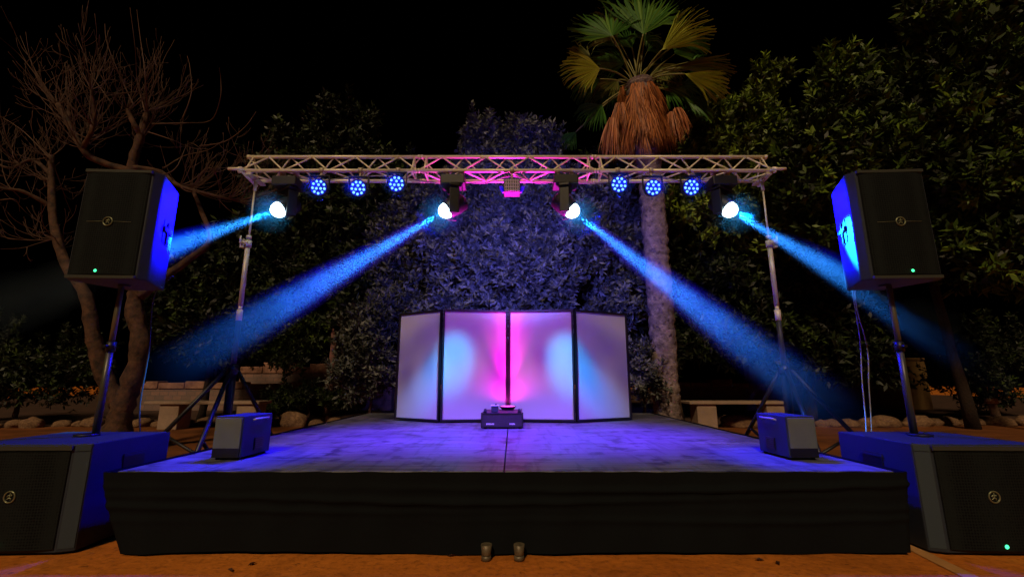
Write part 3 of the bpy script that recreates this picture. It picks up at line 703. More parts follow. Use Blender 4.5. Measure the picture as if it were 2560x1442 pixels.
# ================================================================== garden furniture, walls, stones
def bench(pxa, pxb, pxl, pxr, Y, slab_y, label):
    a = P(pxa, slab_y, Y); b_ = P(pxb, slab_y, Y); cxm = (a.x + b_.x) / 2; Wd = b_.x - a.x
    root = empty('bench', (cxm, Y, 0), label=label, cat='bench', group='stone benches behind the stage')
    MB().box((0, .2, .455), (Wd, .42, .05)).build('seat', M['bench'], root, bevel=.01)
    for px in (pxl, pxr):
        q = P(px, 1030, Y); MB().box((q.x - cxm, .2, .215), (.34, .34, .428)).build('leg', M['bench'], root, bevel=.015)
bench(362, 650, 418, 612, 8.0, 995, 'pale stone bench behind the left mast with slab seat')
bench(1722, 1972, 1770, 1945, 8.0, 985, 'pale stone bench right of the palm trunk with slab seat')
def wall(x0, x1, Y, h, label, m='wall', cap='capstone', th=.3, caph=.16, name='garden_wall', rocky=True):
    root = empty(name, ((x0 + x1) / 2, Y, 0), label=label, cat='wall', kind='structure' if False else None)
    MB().box(((x0 + x1) / 2, Y, h / 2), (x1 - x0, th, h)).build('masonry', M[m], root, world=True)
    b = MB(); x = x0
    while x < x1:
        wd = random.uniform(.3, .7) if rocky else 1.2; e = min(x + wd, x1)
        hh = caph * (random.uniform(.6, 1.25) if rocky else 1)
        b.box(((x + e) / 2, Y, h + hh / 2), (e - x - .015, th + .06, hh), Matrix.Rotation(random.uniform(-.03, .03), 3, 'Y') if rocky else None); x = e
    b.build('capstone', M[cap], root, world=True, bevel=.02)
    return root
wall(P(370, 950, 11.9).x, P(985, 950, 11.9).x, 11.9, .62, 'low reddish masonry wall with rough capstones left of the folding screen')
wall(P(600, 950, 12.6).x, P(835, 950, 12.6).x, 12.7, 1.02, 'upper tier of rough lit capstones seen above the low wall on the left', caph=.3)
wall(P(1690, 970, 11.9).x, P(2010, 970, 11.9).x, 11.9, .66, 'low reddish masonry wall behind the bench right of the palm')
wall(P(2150, 3000, 11.2).x, P(2800, 3000, 11.2).x, 12.2, 1.35, 'tall yellow plaster wall in the dim right background', 'plaster', 'plaster', rocky=False, caph=.07)
# border stones
protos = []
for k in range(5):
    bm = bmesh.new(); bmesh.ops.create_icosphere(bm, subdivisions=3, radius=1)
    sd = random.uniform(0, 50)
    for v in bm.verts:
        q = v.co * 1.6 + Vector((sd, 0, 0)); 
        from mathutils import noise
        f = 1 + .28 * noise.noise(q) + .13 * noise.noise(q * 2.7)
        v.co *= f; v.co.z = max(v.co.z, -.45)
    me = bpy.data.meshes.new('border_stone'); bm.to_mesh(me); bm.free(); me.materials.append(M['stone'])
    me.polygons.foreach_set('use_smooth', [True] * len(me.polygons)); protos.append(me)
def stones(px0, px1, label, group):
    x = P(px0, 1060, 8.6).x; x1 = P(px1, 1060, 8.6).x
    while x < x1:
        s_ = random.uniform(.09, .17)
        if random.random() < .12: s_ *= 1.5
        yb = 8.75 + .18 * math.sin(x * .9) + .12 * math.sin(x * 2.3 + 1) - .010 * abs(x)
        o = bpy.data.objects.new('border_stone', random.choice(protos)); COL.objects.link(o)
        o.scale = (s_ * random.uniform(1, 1.5), s_, s_ * random.uniform(.6, .95)); o.location = (x, yb + random.uniform(-.06, .06), s_ * .3)
        o.rotation_euler = (0, 0, random.uniform(0, 6.28)); q_ = 1280 + o.location.x / yb * 1145
        where = [w_ for a_, w_ in ((360, 'at the foot of the bare tree'), (670, 'before the bench by the left mast'), (1280, 'between the left bench and the folding screen'), (1990, 'before the bench right of the palm'), (2260, 'between the right mast and the right loudspeaker pole'), (9999, 'at far right near the short orange post')) if q_ < a_][0]
        tag(o, 'rough tan edging stone ' + where, 'stone', 'edging stones ' + where)
        x += s_ * random.uniform(2.0, 2.9)
stones(-60, 985, 'rough tan stone in the edging row behind the left side of the stage', 'edging stones left of the stage')
stones(1760, 2640, 'rough tan stone in the edging row behind the right side of the stage', 'edging stones right of the stage')
# short post at the far right
pp = P(2495, 1050, 8.9); pr = empty('garden_post', (pp.x, 8.9, 0), label='short leaning orange post in the planting bed at far right', cat='post')
MB().tube([(0, 0, 0), (-.05, 0, .42)], [.075, .065], 14).build('post_body', M['bench'], pr)
MB().tube([(-.05, 0, .40), (-.055, 0, .50)], [.10, .095], 14).tube([(-.1, -.06, .46), (-.22, -.1, .47)], .03, 10).build('head_fitting', M['bench'], pr)

# ================================================================== foliage
def arr_mesh(name, V, F, m, parent, tint=None, tper=1):
    me = bpy.data.meshes.new(name)
    V = np.asarray(V, dtype=np.float32); F = np.asarray(F, dtype=np.int32)
    me.vertices.add(len(V)); me.vertices.foreach_set('co', V.ravel())
    k = F.shape[1]; me.loops.add(F.size); me.loops.foreach_set('vertex_index', F.ravel())
    me.polygons.add(len(F)); me.polygons.foreach_set('loop_start', np.arange(0, F.size, k, dtype=np.int32))
    me.update(calc_edges=True)
    if tint is None: tint = np.repeat(rng.random(len(F) // tper + 1), tper)[:len(F)]
    at = me.attributes.new('tint', 'FLOAT', 'FACE'); at.data.foreach_set('value', np.asarray(tint, dtype=np.float32))
    me.materials.append(m); o = bpy.data.objects.new(name, me); COL.objects.link(o); o.parent = parent
    return o
def unit(a): return a / np.maximum(np.linalg.norm(a, axis=-1, keepdims=True), 1e-9)
def crown_leaves(clumps, dens, leaf, nleaf=8, sub=.38, upb=.35, sprig=1.0, fill=.62):
    """clumps (cx,cy,cz,rx,ry,rz); leaves in rosettes on lumpy sub clusters with gaps, and loose sprigs standing out"""
    PP = []; AA = []; TT = []
    for (cx_, cy_, cz_, rx, ry, rz) in clumps:
        rad = np.array([rx, ry, rz]); c0 = np.array([cx_, cy_, cz_])
        area = (rx * rz + rx * ry + ry * rz) * 4.2
        nsub = max(4, int(area / (sub * sub) * fill))
        d = unit(rng.normal(size=(nsub, 3))); d[:, 1] = np.where(rng.random(nsub) < .6, -np.abs(d[:, 1]), d[:, 1])
        sc = c0 + d * rad * (rng.uniform(.35, 1.0, (nsub, 1)))
        srad = sub * rng.uniform(.35, 1.2, nsub) ; st_ = rng.random(nsub)
        nr = max(6, int(dens * sub * sub))
        dd = unit(rng.normal(size=(nsub, nr, 3)) + d[:, None, :] * .5 + np.array([0, -.3, .35]))
        pos = sc[:, None, :] + dd * srad[:, None, None] * rng.uniform(.35, 1.1, (nsub, nr, 1)) * np.array([1, 1, .75])
        PP.append(pos.reshape(-1, 3)); AA.append(unit(dd.reshape(-1, 3) + rng.normal(size=(nsub * nr, 3)) * .45 + np.array([0, 0, upb])))
        TT.append((.45 * np.repeat(st_, nr) + .55 * rng.random(nsub * nr)))
        ns = int(area / (sub * sub) * .55 * sprig)
        for k in range(ns):
            d1 = unit(rng.normal(size=3) + np.array([0, -.2, .7])); p0 = c0 + d1 * rad * rng.uniform(.85, 1.05); L = rng.uniform(.5, 1.3) * sub * 1.1
            ax = unit(d1 * .6 + rng.normal(size=3) * .25 + np.array([0, 0, .8])); m_ = max(3, int(L / (leaf * .42)))
            t = (np.arange(m_) + .5) / m_; PP.append(p0 + ax * (t * L)[:, None] + rng.normal(size=(m_, 3)) * .012); AA.append(np.repeat(ax[None], m_, 0)); TT.append(np.full(m_, rng.uniform(.3, 1)) * rng.uniform(.8, 1, m_))
    pos = np.concatenate(PP); ax = np.concatenate(AA); tn = np.concatenate(TT)
    n = len(pos); t = unit(np.cross(ax, rng.normal(size=ax.shape))); b2 = np.cross(ax, t)
    phi = rng.uniform(0, 6.28, (n, nleaf)); el = rng.uniform(.1, 1.0, (n, nleaf))
    dirs = (t[:, None] * np.cos(phi)[..., None] + b2[:, None] * np.sin(phi)[..., None]) * np.cos(el)[..., None] + ax[:, None] * np.sin(el)[..., None]
    stem_off = rng.uniform(0, leaf * .6, (n, nleaf, 1)) * ax[:, None]
    ln = leaf * rng.uniform(.4, 1.4, (n, nleaf, 1)); wdv = unit(np.cross(dirs, ax[:, None] + rng.normal(size=dirs.shape) * .4)) * ln * rng.uniform(.11, .22, (n, nleaf, 1))
    base = pos[:, None] + stem_off; tip = base + dirs * ln; mid = base + dirs * ln * .5
    V = np.stack([base, mid + wdv, tip, mid - wdv], axis=2).reshape(-1, 3)
    tint = np.clip(tn[:, None] * .75 + rng.random((n, nleaf)) * .25, 0, 1).reshape(-1)
    return V, tint
def tree(name, label, clumps, m, dens, leaf, trunkpts=None, trad=.12, nleaf=8, sub=.38, bark='bark', branches=True, cat='tree', group=None, foliage='crown', upb=.35, sprig=1.0, fill=.62):
    cl = np.array(clumps); c0 = cl[:, :3].mean(axis=0)
    if trunkpts is None: trunkpts = [(c0[0], c0[1], 0), (c0[0] + .05, c0[1], c0[2] * .5), tuple(c0)]
    base = Vector(trunkpts[0]); root = empty(name, (base.x, base.y, 0), label=label, cat=cat, group=group)
    b = MB(); pts = [Vector(p) for p in trunkpts]; out = []
    for i in range(len(pts) - 1):
        for k in range(6):
            t = k / 6; out.append(pts[i].lerp(pts[i + 1], t) + Vector((random.uniform(-1, 1), random.uniform(-1, 1), 0)) * trad * .12)
    out.append(pts[-1]); n = len(out)
    b.tube(out, [trad * (1 - .65 * i / n) * (1.25 if i == 0 else 1) for i in range(n)], 12, jit=.06)
    if branches:
        for cc in clumps:
            e = Vector(cc[:3]); s0 = out[min(n - 1, int(n * random.uniform(.55, .95)))]
            mid = s0.lerp(e, .5) + Vector((random.uniform(-.1, .1), random.uniform(-.1, .1), random.uniform(-.2, .1)))
            b.tube([s0, s0.lerp(mid, .5), mid, e], [trad * .4, trad * .33, trad * .26, trad * .1], 8)
            for q in range(5):
                dv = Vector(rng.normal(size=3)).normalized(); tip = e + Vector((dv.x * cc[3], dv.y * cc[4], abs(dv.z) * cc[5])) * .85
                b.tube([mid, mid.lerp(tip, .5) + Vector((0, 0, -.05)), tip], [trad * .2, trad * .12, trad * .04], 6)
    b.build('trunk' if name != 'shrub' else 'stem', M[bark], root, world=True)
    V, tn_ = crown_leaves(clumps, dens, leaf, nleaf, sub, upb, sprig, fill); V = V - np.array([base.x, base.y, 0])
    F = np.arange(len(V)).reshape(-1, 4)
    arr_mesh(foliage, V, F, M[m], root, tn_)
    return root
def C(px, py, Y, wpx, hpx, dr=.8):
    """clump whose silhouette is wpx x hpx pixels (half sizes) at depth Y"""
    p = P(px, py, Y); v = (721 - py) / FPX; yc = CP - v * SP; k = Y / FPX / yc
    return (p.x, p.y, p.z, wpx * k, dr, hpx * k / (yc) * .95)
# centre tree, lit blue
tree('evergreen_tree', 'broad leafy tree behind the folding screen, lit violet and blue',
     [C(1270, 560, 8.2, 150, 90, .7), C(1150, 640, 8.0, 110, 90, .6), C(1400, 630, 8.0, 110, 90, .6), C(1270, 700, 7.8, 200, 80, .6), C(1200, 480, 8.6, 90, 70, .6), C(1350, 480, 8.6, 90, 70, .6),
      C(1200, 345, 8.9, 42, 32, .4), C(1310, 350, 8.9, 45, 30, .4), C(1370, 370, 8.9, 30, 20, .4), C(1250, 410, 8.8, 110, 50, .5), C(1500, 560, 8.6, 70, 100, .6), C(1080, 540, 8.6, 60, 90, .5), C(1270, 810, 7.9, 240, 70, .5), C(1010, 620, 8.9, 70, 100, .5), C(1570, 580, 8.9, 60, 110, .5), C(1030, 740, 8.6, 70, 70, .5), C(1540, 740, 8.5, 70, 80, .5)],
     'leaf_grey', 420, .112, trad=.14, nleaf=9, sub=.26)
# tree behind left lamps
tree('evergreen_tree', 'tree with a slim pink trunk behind the inner left beam',
     [C(860, 330, 10.2, 75, 42, .6), C(740, 365, 10.2, 55, 25, .5), C(850, 430, 10, 130, 60, .7), C(700, 480, 9.8, 90, 70, .7), C(980, 520, 9.8, 100, 100, .7), C(820, 580, 9.6, 150, 90, .8), C(960, 680, 9.6, 110, 90, .8), C(760, 690, 9.6, 110, 80, .8), C(1060, 620, 9.4, 80, 110, .7), C(1030, 760, 9.3, 80, 80, .6), C(920, 780, 9.4, 80, 70, .6), C(1040, 480, 9.6, 60, 60, .5)],
     'leaf_dark', 240, .14, trunkpts=[(P(822, 1000, 9.3).x, 9.3, 0), P(835, 860, 9.3), P(850, 720, 9.4), P(850, 560, 9.7)], trad=.085, bark='pinkbark')
# far left hedge mass
tree('evergreen_tree', 'dense olive green tree between the bare tree and the left mast',
     [C(500, 700, 9.5, 90, 80, .7), C(590, 660, 9.6, 80, 80, .7), C(440, 800, 9.3, 70, 80, .6), C(540, 830, 9.3, 100, 80, .7), C(640, 770, 9.5, 80, 80, .7)],
     'leaf_dark', 220, .14, trad=.08, bark='darkbark')
tree('shrub', 'rounded green shrub above the low wall on the left', [C(700, 850, 9.6, 70, 50, .5), C(790, 840, 9.7, 60, 55, .5), C(620, 880, 9.7, 60, 40, .5), C(740, 900, 9.3, 40, 30, .3)], 'leaf_olive', 420, .085, trad=.04, cat='shrub', foliage='foliage')
tree('shrub', 'pale fine leaved shrub left of the folding screen', [C(910, 860, 8.0, 55, 70, .4), C(950, 800, 8.1, 45, 50, .4), C(900, 940, 7.9, 60, 50, .4), C(960, 930, 7.9, 45, 50, .3)], 'leaf_grey', 650, .09, trad=.03, cat='shrub', foliage='foliage', sub=.24, upb=.9)
tree('shrub', 'small pale shrub between the folding screen and the palm trunk', [C(1610, 960, 7.2, 35, 40, .25), C(1590, 900, 7.3, 25, 40, .25)], 'leaf_grey', 700, .08, trad=.03, cat='shrub', foliage='foliage', sub=.2, upb=.9)
tree('shrub', 'low dark shrub at the foot of the slim pink trunk', [C(760, 990, 9.0, 60, 22, .3), C(860, 1000, 8.8, 50, 18, .3), C(690, 1010, 9.0, 40, 14, .3)], 'leaf_dark', 500, .08, trad=.03, cat='shrub', foliage='foliage', sub=.2)
# right of palm
tree('evergreen_tree', 'slender leafy tree with a bright yellow green tip right of the palm',
     [C(1925, 200, 8.6, 26, 30, .25), C(1905, 270, 8.6, 42, 40, .35), C(1860, 320, 8.7, 60, 50, .5), C(1780, 350, 8.9, 70, 60, .5), C(1900, 380, 8.6, 70, 50, .5), C(1800, 430, 8.8, 110, 60, .6), C(1740, 540, 9, 90, 90, .6), C(1850, 560, 9, 110, 90, .7), C(1960, 520, 8.8, 80, 90, .6)],
     'leaf_warm', 230, .14, fill=.45, sprig=1.8, trunkpts=[(P(1690, 1000, 8.8).x, 8.8, 0), P(1660, 780, 8.8), P(1658, 620, 8.8), P(1680, 470, 8.8), P(1760, 380, 8.8)], trad=.12, sub=.3)
tree('evergreen_tree', 'wide dark tree behind the right mast',
     [C(1800, 700, 9.6, 110, 90, .8), C(1950, 690, 9.6, 110, 100, .8), C(2080, 720, 9.4, 100, 110, .8), C(1780, 830, 9.4, 90, 70, .6), C(1900, 850, 9.3, 110, 70, .7), C(2050, 860, 9.2, 110, 70, .7), C(2150, 900, 9.2, 70, 60, .6), C(2000, 580, 9.6, 90, 80, .7), C(1560, 600, 9.5, 80, 110, .7), C(1560, 780, 9.4, 90, 90, .7), C(1640, 880, 9.2, 80, 70, .6), C(1670, 700, 9.4, 80, 100, .6), C(1540, 450, 9.6, 60, 60, .5)],
     'leaf_dark', 190, .15, bark='darkbark', trunkpts=[(P(2020, 1000, 9.5).x, 9.5, 0), P(2022, 850, 9.5), P(2020, 740, 9.5), P(2010, 600, 9.6)], trad=.12)
tree('evergreen_tree', 'tall olive tree with spiky leaf tufts above the right loudspeaker',
     [C(2070, 190, 7.6, 26, 34, .3), C(2120, 210, 7.7, 26, 28, .3), C(2170, 190, 7.7, 24, 30, .3), C(2100, 290, 7.6, 90, 60, .5), C(2060, 400, 7.6, 100, 70, .6), C(2200, 280, 7.8, 80, 60, .6), C(2150, 420, 7.7, 110, 80, .7), C(2020, 480, 7.7, 70, 70, .6), C(2250, 380, 7.7, 80, 90, .6), C(2060, 560, 7.8, 70, 80, .6), C(2250, 220, 7.8, 40, 40, .4)],
     'leaf_olive', 200, .15, fill=.42, sprig=1.6, trad=.10, sub=.30, bark='darkbark', trunkpts=[(P(2420, 1000, 8.2).x, 8.2, 0), P(2330, 700, 8.1), P(2230, 420, 7.9)])
tree('evergreen_tree', 'tallest dark tree at the far right edge beyond the loudspeaker',
     [C(2300, 70, 7.0, 28, 28, .3), C(2380, 60, 7.0, 24, 34, .3), C(2400, 190, 7.0, 80, 70, .6), C(3600, 110, 6.8, 60, 90, .6), C(2560, 250, 6.8, 100, 120, .7), C(2420, 320, 7.0, 100, 90, .7), C(2340, 150, 7.1, 50, 50, .4), C(2480, 460, 7.0, 110, 100, .7), C(2360, 480, 7.2, 90, 90, .6), C(2560, 620, 7.0, 110, 110, .7), C(2430, 640, 7.2, 90, 90, .6), C(2560, 20, 6.8, 70, 60, .5)],
     'leaf_olive', 170, .16, fill=.42, sprig=1.6, trad=.1, sub=.32, bark='darkbark')
tree('shrub', 'dark round bush before the yellow wall at far right', [C(2420, 960, 9.8, 80, 60, .5), C(2500, 900, 10, 80, 80, .5)], 'leaf_dark', 330, .09, trad=.05, cat='shrub', foliage='foliage')
tree('shrub', 'very dark shrub at the far left behind the bare tree', [C(60, 950, 8.8, 120, 70, .6), C(180, 930, 8.9, 90, 60, .5), C(-60, 900, 9, 100, 80, .5)], 'leaf_dark', 260, .09, trad=.05, cat='shrub', foliage='foliage')

# ================================================================== bare tree
YB = 5.6
bt = empty('bare_tree', (P(300, 1040, YB).x, YB, 0), label='leafless pollarded tree with many upturned shoots behind the left loudspeaker', cat='tree')
b = MB()
def smooth(pts, n=6):
    pts = [Vector(p) for p in pts]; out = []
    for i in range(len(pts) - 1):
        p0 = pts[max(i - 1, 0)]; p1 = pts[i]; p2 = pts[i + 1]; p3 = pts[min(i + 2, len(pts) - 1)]
        for k in range(n):
            t = k / n; out.append(.5 * ((2 * p1) + (p2 - p0) * t + (2 * p0 - 5 * p1 + 4 * p2 - p3) * t * t + (-p0 + 3 * p1 - 3 * p2 + p3) * t ** 3))
    out.append(pts[-1]); return out
def limb(pxs, r0, r1, Ys=None, target=None, n=10, jit=.07):
    m_ = len(pxs); pts = [P(x, y, YB + (Ys[i] if Ys else 0)) for i, (x, y) in enumerate(pxs)]
    sm = smooth(pts); k = len(sm)
    (target or b).tube(sm, [r0 + (r1 - r0) * (i / (k - 1)) ** .8 for i in range(k)], n, jit=jit); return sm
gz = P(300, 1040, YB); 
g0 = [(gz.x, YB, 0)]
trunkA = smooth([Vector((gz.x - .02, YB, -.02)), P(300, 1040, YB), P(330, 950, YB), P(352, 860, YB), P(335, 770, YB), P(345, 700, YB), P(350, 600, YB), P(335, 500, YB + .1), P(330, 415, YB + .1), P(352, 340, YB + .1), P(368, 280, YB + .1)])
n_ = len(trunkA); b.tube(trunkA, [.095 * (1 - i / n_) ** .75 + .03 + .11 * max(0, 1 - i / 9) ** 2 for i in range(n_)], 14, jit=.12)
LB = limb([(300, 1010), (262, 940), (235, 850), (215, 740), (165, 660), (135, 560), (128, 440), (130, 390)], .11, .03, [0, -.05, -.1, -.1, 0, .1, .2, .2])
LC = limb([(345, 740), (400, 700), (470, 650), (525, 600), (500, 520), (480, 470)], .075, .02, [0, .1, .2, .3, .4, .4])
LD = limb([(330, 430), (240, 400), (205, 370), (175, 315), (145, 262)], .05, .035, [.1, 0, -.1, -.1, -.1])
LE = limb([(205, 372), (228, 330), (236, 280), (228, 225)], .035, .018, [-.1, -.2, -.2, -.3])
LF = limb([(352, 340), (335, 310), (318, 275)], .04, .028, [.1, 0, 0])
LG = limb([(335, 420), (400, 430), (450, 465), (560, 495), (600, 500)], .045, .012, [.1, .2, .2, .3, .3])
LH = limb([(130, 440), (80, 400), (20, 420), (-60, 380)], .03, .012, [.2, .2, .1, 0])
LI = limb([(135, 520), (60, 480), (0, 470), (-80, 450)], .03, .012, [.2, 0, -.1, -.2])
b.build('trunk', M['bark'], bt, world=True)
tw = MB(); 
expl = [[(362, 280), (343, 200), (338, 120), (325, 20)], [(368, 280), (362, 180), (350, 90), (342, 25)], [(366, 200), (390, 150), (410, 105)], [(455, 300), (478, 235), (475, 170), (468, 140)],
        [(380, 310), (450, 308), (525, 302), (550, 250), (552, 200), (548, 170)], [(500, 365), (560, 355), (610, 320), (640, 280)], [(318, 275), (330, 235), (345, 205)], [(335, 265), (300, 190), (268, 110), (262, 60)],
        [(145, 262), (90, 180), (50, 90)], [(228, 225), (215, 150), (190, 90)], [(145, 265), (60, 150), (0, 95)], [(390, 275), (440, 245), (458, 190), (470, 150)], [(280, 260), (220, 180), (140, 90)], [(175, 300), (100, 220), (20, 130)], [(400, 272), (452, 250), (470, 200)],
        [(128, 400), (60, 330), (0, 290)], [(370, 330), (430, 350), (480, 370), (520, 372)], [(410, 420), (460, 390), (520, 375), (560, 350)], [(345, 230), (270, 240), (240, 268)], [(0, 500), (40, 500), (50, 530)], [(400, 440), (440, 420), (470, 360), (500, 370)], [(480, 470), (520, 420), (545, 450), (550, 520)]]
for e in expl:
    limb(e, .010, .0025, [random.uniform(-.1, .1)] * 1 + [random.uniform(-.4, .4) for _ in e[1:]], tw, 6, 0)
heads = [LD[-1], LE[-1], LF[-1], trunkA[-1], trunkA[-8], LB[-1], LB[-8], LC[-1], LG[-1], LH[-1], LI[-1], LD[len(LD) // 2], LG[len(LG) // 2], LG[-6], LH[len(LH) // 2], LI[len(LI) // 2], LB[-15], LE[4], LD[-6], LE[8]]
cen = P(290, 470, YB)
def shoot(p, d, L, r, depth=0):
    pts = [p]; d = d.normalized(); n = 9; bend = random.uniform(.06, .2); side = Vector((random.uniform(-1, 1), random.uniform(-1, 1), 0)) * .05
    for k in range(n):
        d = (d + Vector((0, 0, bend)) + side + Vector(rng.normal(size=3)) * .06).normalized(); pts.append(pts[-1] + d * L / n)
    tw.tube(pts, [max(r * (1 - .8 * i / n), .0022) for i in range(n + 1)], 5)
    if depth < 2:
        for q in range(random.choice((1, 2, 2, 3))):
            i = random.randint(2, n - 2); dd = (pts[i + 1] - pts[i]).normalized() + Vector(rng.normal(size=3)) * .6
            shoot(pts[i], dd, L * random.uniform(.35, .6), r * .6, depth + 1)
for h in heads:
    for q in range(10):
        o_ = (h - cen); o_.y *= .4; d = o_.normalized() * .8 + Vector(rng.normal(size=3)) * .65; d.z = d.z * .7 + .1
        shoot(h, d, random.uniform(.5, 1.15), random.uniform(.004, .010))
tw.build('twigs', M['twig'], bt, world=True)

# ================================================================== palm
YP = 7.4
pb = P(1668, 1030, YP); pt_ = P(1600, 235, YP)
pm = empty('fan_palm', (P(1668, 1030, YP).x, YP, 0), label='tall fan palm with shaggy orange dead fronds rising behind the truss', cat='palm tree')
tb = MB(); cl_ = [Vector((pb.x + .02, YP, -.02)), P(1668, 1030, YP), P(1655, 820, YP), P(1640, 620, YP), P(1625, 430, YP), P(1610, 300, YP), P(1598, 210, YP)]
tp_ = smooth(cl_, 22); n_ = len(tp_)
tb.tube(tp_, [.205 + .10 * max(0, 1 - i / 26) ** 2 + (.05 if i > n_ - 30 else 0) for i in range(n_)], 20, jit=.07)
for i in range(4, n_ - 14):      # ragged old leaf bases
    for k in range(13):
        if random.random() < .35: continue
        a = random.uniform(0, 2 * math.pi); r = .20 + .10 * max(0, 1 - i / 26) ** 2; p = tp_[i] + Vector((math.cos(a) * r, math.sin(a) * r, random.uniform(-.03, .03)))
        out = Vector((math.cos(a), math.sin(a), 0)); s_ = Vector((-out.y, out.x, 0)) * random.uniform(.012, .035); up = Vector((0, 0, random.uniform(.03, .08))) + out * random.uniform(.008, .035)
        tb.add([p - s_, p + s_, p + s_ * .5 + up, p - s_ * .5 + up], [(0, 1, 2, 3)])
tb.build('trunk', M['palmbark'], pm, world=True)
# dead frond skirt
def strips(V, F, p, d, L, wd, droop, nseg=5, wdir=None):
    d = d.normalized(); pts = [p]; 
    for k in range(nseg):
        d = (d + Vector((0, 0, -droop)) + Vector(rng.normal(size=3)) * .04).normalized(); pts.append(pts[-1] + d * L / nseg)
    s_ = wdir.normalized() if wdir is not None else d.cross(Vector((0, -1, .2))).normalized()
    k0 = len(V)
    for i, q in enumerate(pts):
        w_ = wd * (.35 + .65 * math.sin(math.pi * min(i / nseg + .25, 1))) * (1 if i < nseg else .12)
        V.append(tuple(q - s_ * w_)); V.append(tuple(q + s_ * w_))
    for i in range(nseg): F.append((k0 + 2 * i, k0 + 2 * i + 1, k0 + 2 * i + 3, k0 + 2 * i + 2))
V = []; F = []
for q in range(150):      # each hanging dead fan is a bundle of straws
    a = random.uniform(0, 2 * math.pi); t = random.random() ** .8
    base = Vector(P(1597 + 14 * t, 232 + 120 * t, YP)); out = Vector((math.cos(a), math.sin(a), 0)); r = random.uniform(.2, .36) + .10 * t
    p0 = base + out * r; p0.z += .10; Lb = random.uniform(.35, .85) * (1 - .2 * t); fl = random.uniform(.05, .4); tw_ = random.uniform(-.3, .3)
    for k in range(26):
        sp_ = random.uniform(-1, 1); sd_ = Vector((-out.y, out.x, 0))
        strips(V, F, p0 + sd_ * sp_ * .05 + out * random.uniform(-.03, .03), out * (fl + random.uniform(-.1, .15)) + sd_ * (sp_ * .30 + tw_) + Vector((0, 0, -1)), Lb * random.uniform(.6, 1.15) * (1 - .25 * sp_ * sp_), random.uniform(.004, .011), random.uniform(.08, .3), 4, sd_ + Vector((0, 0, random.uniform(-.4, .4))))
for (hx, hy, dx, n, L) in ((1530, 300, -.22, 150, .8), (1548, 262, -.10, 90, .6), (1678, 285, .22, 130, .6), (1692, 275, .45, 90, .5)):
    for q in range(n):
        h0 = P(hx, hy, YP - .3); sp_ = random.uniform(-.33, .33)
        strips(V, F, h0 + Vector((sp_ * .2, random.uniform(-.08, .08), 0)), Vector((dx + sp_, random.uniform(-.2, .1), -1)), L * random.uniform(.5, 1.1) * (1 - 1.5 * sp_ ** 2), random.uniform(.004, .010), .25, 5, Vector((1, random.uniform(-.5, .5), 0)))
V = np.array(V) - np.array(pm.location)
arr_mesh('dead_frond_skirt', V, np.array(F), M['frond_dead'], pm, tper=4)
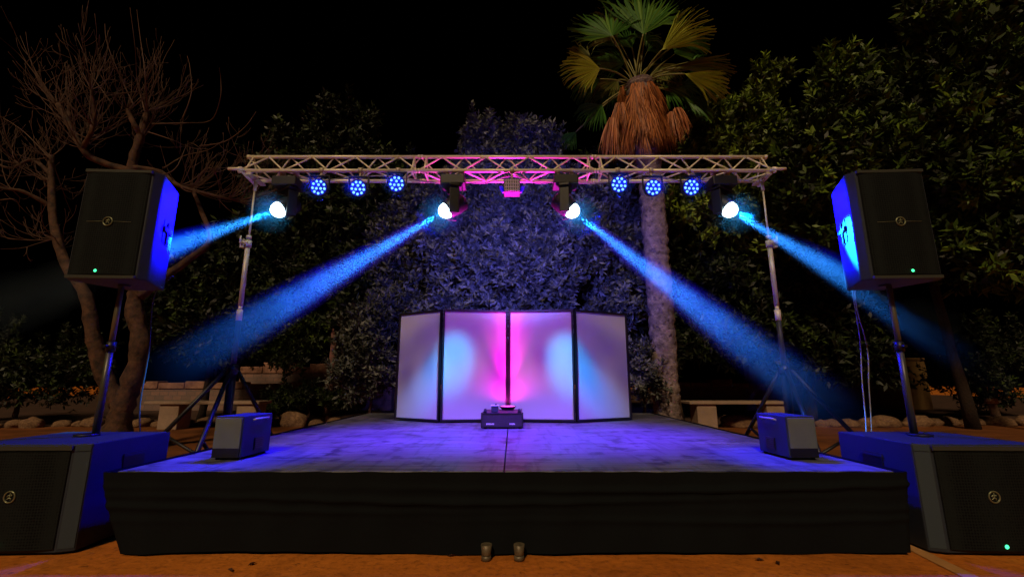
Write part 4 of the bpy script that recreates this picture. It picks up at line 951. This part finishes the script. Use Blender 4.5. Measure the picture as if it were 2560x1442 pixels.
# live fronds
def frond(hub, ang, spread, rad, m, tiltf=0, Yo=-.3, droop=.1, petr=.016, depthdir=0, nseg=34):
    h = P(hub[0], hub[1], YP + Yo); root_p = P(1592 + random.uniform(-8, 8), 215 + random.uniform(-10, 14), YP)
    vv = (721 - hub[1]) / FPX; k = (YP + Yo) / FPX / (CP - vv * SP); Rm = rad * k * 1.0
    f = MB(); mid = root_p.lerp(h, .5) + Vector((0, 0, .08)); f.tube(smooth([root_p, mid, h], 5), [petr * 1.6, *([petr] * 9), petr * .7][:11], 7)
    fo = f.build('petiole', M['petiole'], pm, world=True)
    V = []; F = []
    # fan plane: image-like axes with tilt toward camera
    ux = Vector((1, depthdir, 0)).normalized(); uz = Vector((0, tiltf, 1)).normalized(); nr = ux.cross(uz).normalized()
    for i in range(nseg):
        t = (i + .5) / nseg; a = R(ang + (t - .5) * spread); d = ux * math.cos(a) + uz * math.sin(a)
        L = Rm * (.80 + .2 * math.sin(math.pi * t)) * random.uniform(.93, 1.05); half = R(spread / nseg) * .5
        prev = None; ns = 7; k0 = len(V); s_ = d.cross(nr).normalized()
        p = h.copy(); dd = d.copy(); dist = 0
        for j in range(ns + 1):
            u = j / ns; wd = u * L * math.tan(half) if u < .55 else .55 * L * math.tan(half) * (1 - (u - .55) / .45) ** .8
            fold = nr * (.012 * (1 if i % 2 else -1)) * min(u * 2, 1)
            V.append(tuple(p - s_ * max(wd, .0015) + fold)); V.append(tuple(p + s_ * max(wd, .0015) - fold))
            dd = (dd + Vector((0, 0, -droop * u * (1.5 if u > .5 else .4))) + Vector(rng.normal(size=3)) * (.11 if u > .55 else 0.01)).normalized(); p = p + dd * L / ns
        for j in range(ns): F.append((k0 + 2 * j, k0 + 2 * j + 1, k0 + 2 * j + 3, k0 + 2 * j + 2))
    o = arr_mesh('frond', np.array(V) - np.array(pm.location), np.array(F), M[m], fo, tper=7)
fronds = [((1530, 90), 118, 170, 118, 'frond_green', .3, -.35, .05), ((1608, 86), 84, 105, 190, 'frond_green', .2, -.3, .02), ((1655, 125), 38, 62, 150, 'frond_yellow', -.1, -.4, .16),
          ((1500, 172), 188, 120, 108, 'frond_yellow', .1, -.4, .18), ((1712, 185), -22, 64, 118, 'frond_yellow', .1, -.45, .12), ((1690, 170), 8, 44, 150, 'frond_mid', .2, -.2, .15),
          ((1505, 262), 225, 110, 90, 'frond_green', .2, .0, .35), ((1560, 160), 160, 150, 90, 'frond_green', .3, .2, .2), ((1640, 160), -60, 120, 90, 'frond_mid', .2, .25, .3),
          ((1660, 215), -30, 120, 90, 'frond_green', .2, .2, .3), ((1545, 200), 210, 120, 80, 'frond_mid', .3, .15, .3), ((1620, 60), 70, 150, 120, 'frond_green', .4, .3, .05), ((1690, 110), 20, 100, 90, 'frond_green', .3, .3, .2),
          ((1440, 330), 230, 80, 60, 'frond_green', .1, .2, .4), ((1580, 120), 120, 100, 110, 'frond_green', .4, .2, .1), ((1725, 240), -50, 90, 60, 'frond_green', .1, .3, .4)]
rs = random.Random(5)
for k in range(16):       # darker fronds round the back and sides of the crown
    a = rs.uniform(-40, 220); rr_ = rs.uniform(55, 125); hx = 1590 + math.cos(R(a)) * rr_ * 1.1; hy = 190 - math.sin(R(a)) * rr_
    fronds.append(((hx, hy), a - (15 if a < 90 else -15) * rs.random(), rs.uniform(80, 150), rs.uniform(60, 105), rs.choice(('frond_green', 'frond_green', 'frond_mid')), rs.uniform(-.3, .6), rs.uniform(-.1, .5), rs.uniform(.15, .45), .011, rs.uniform(-.6, .6)))
for fr in fronds: frond(*fr)
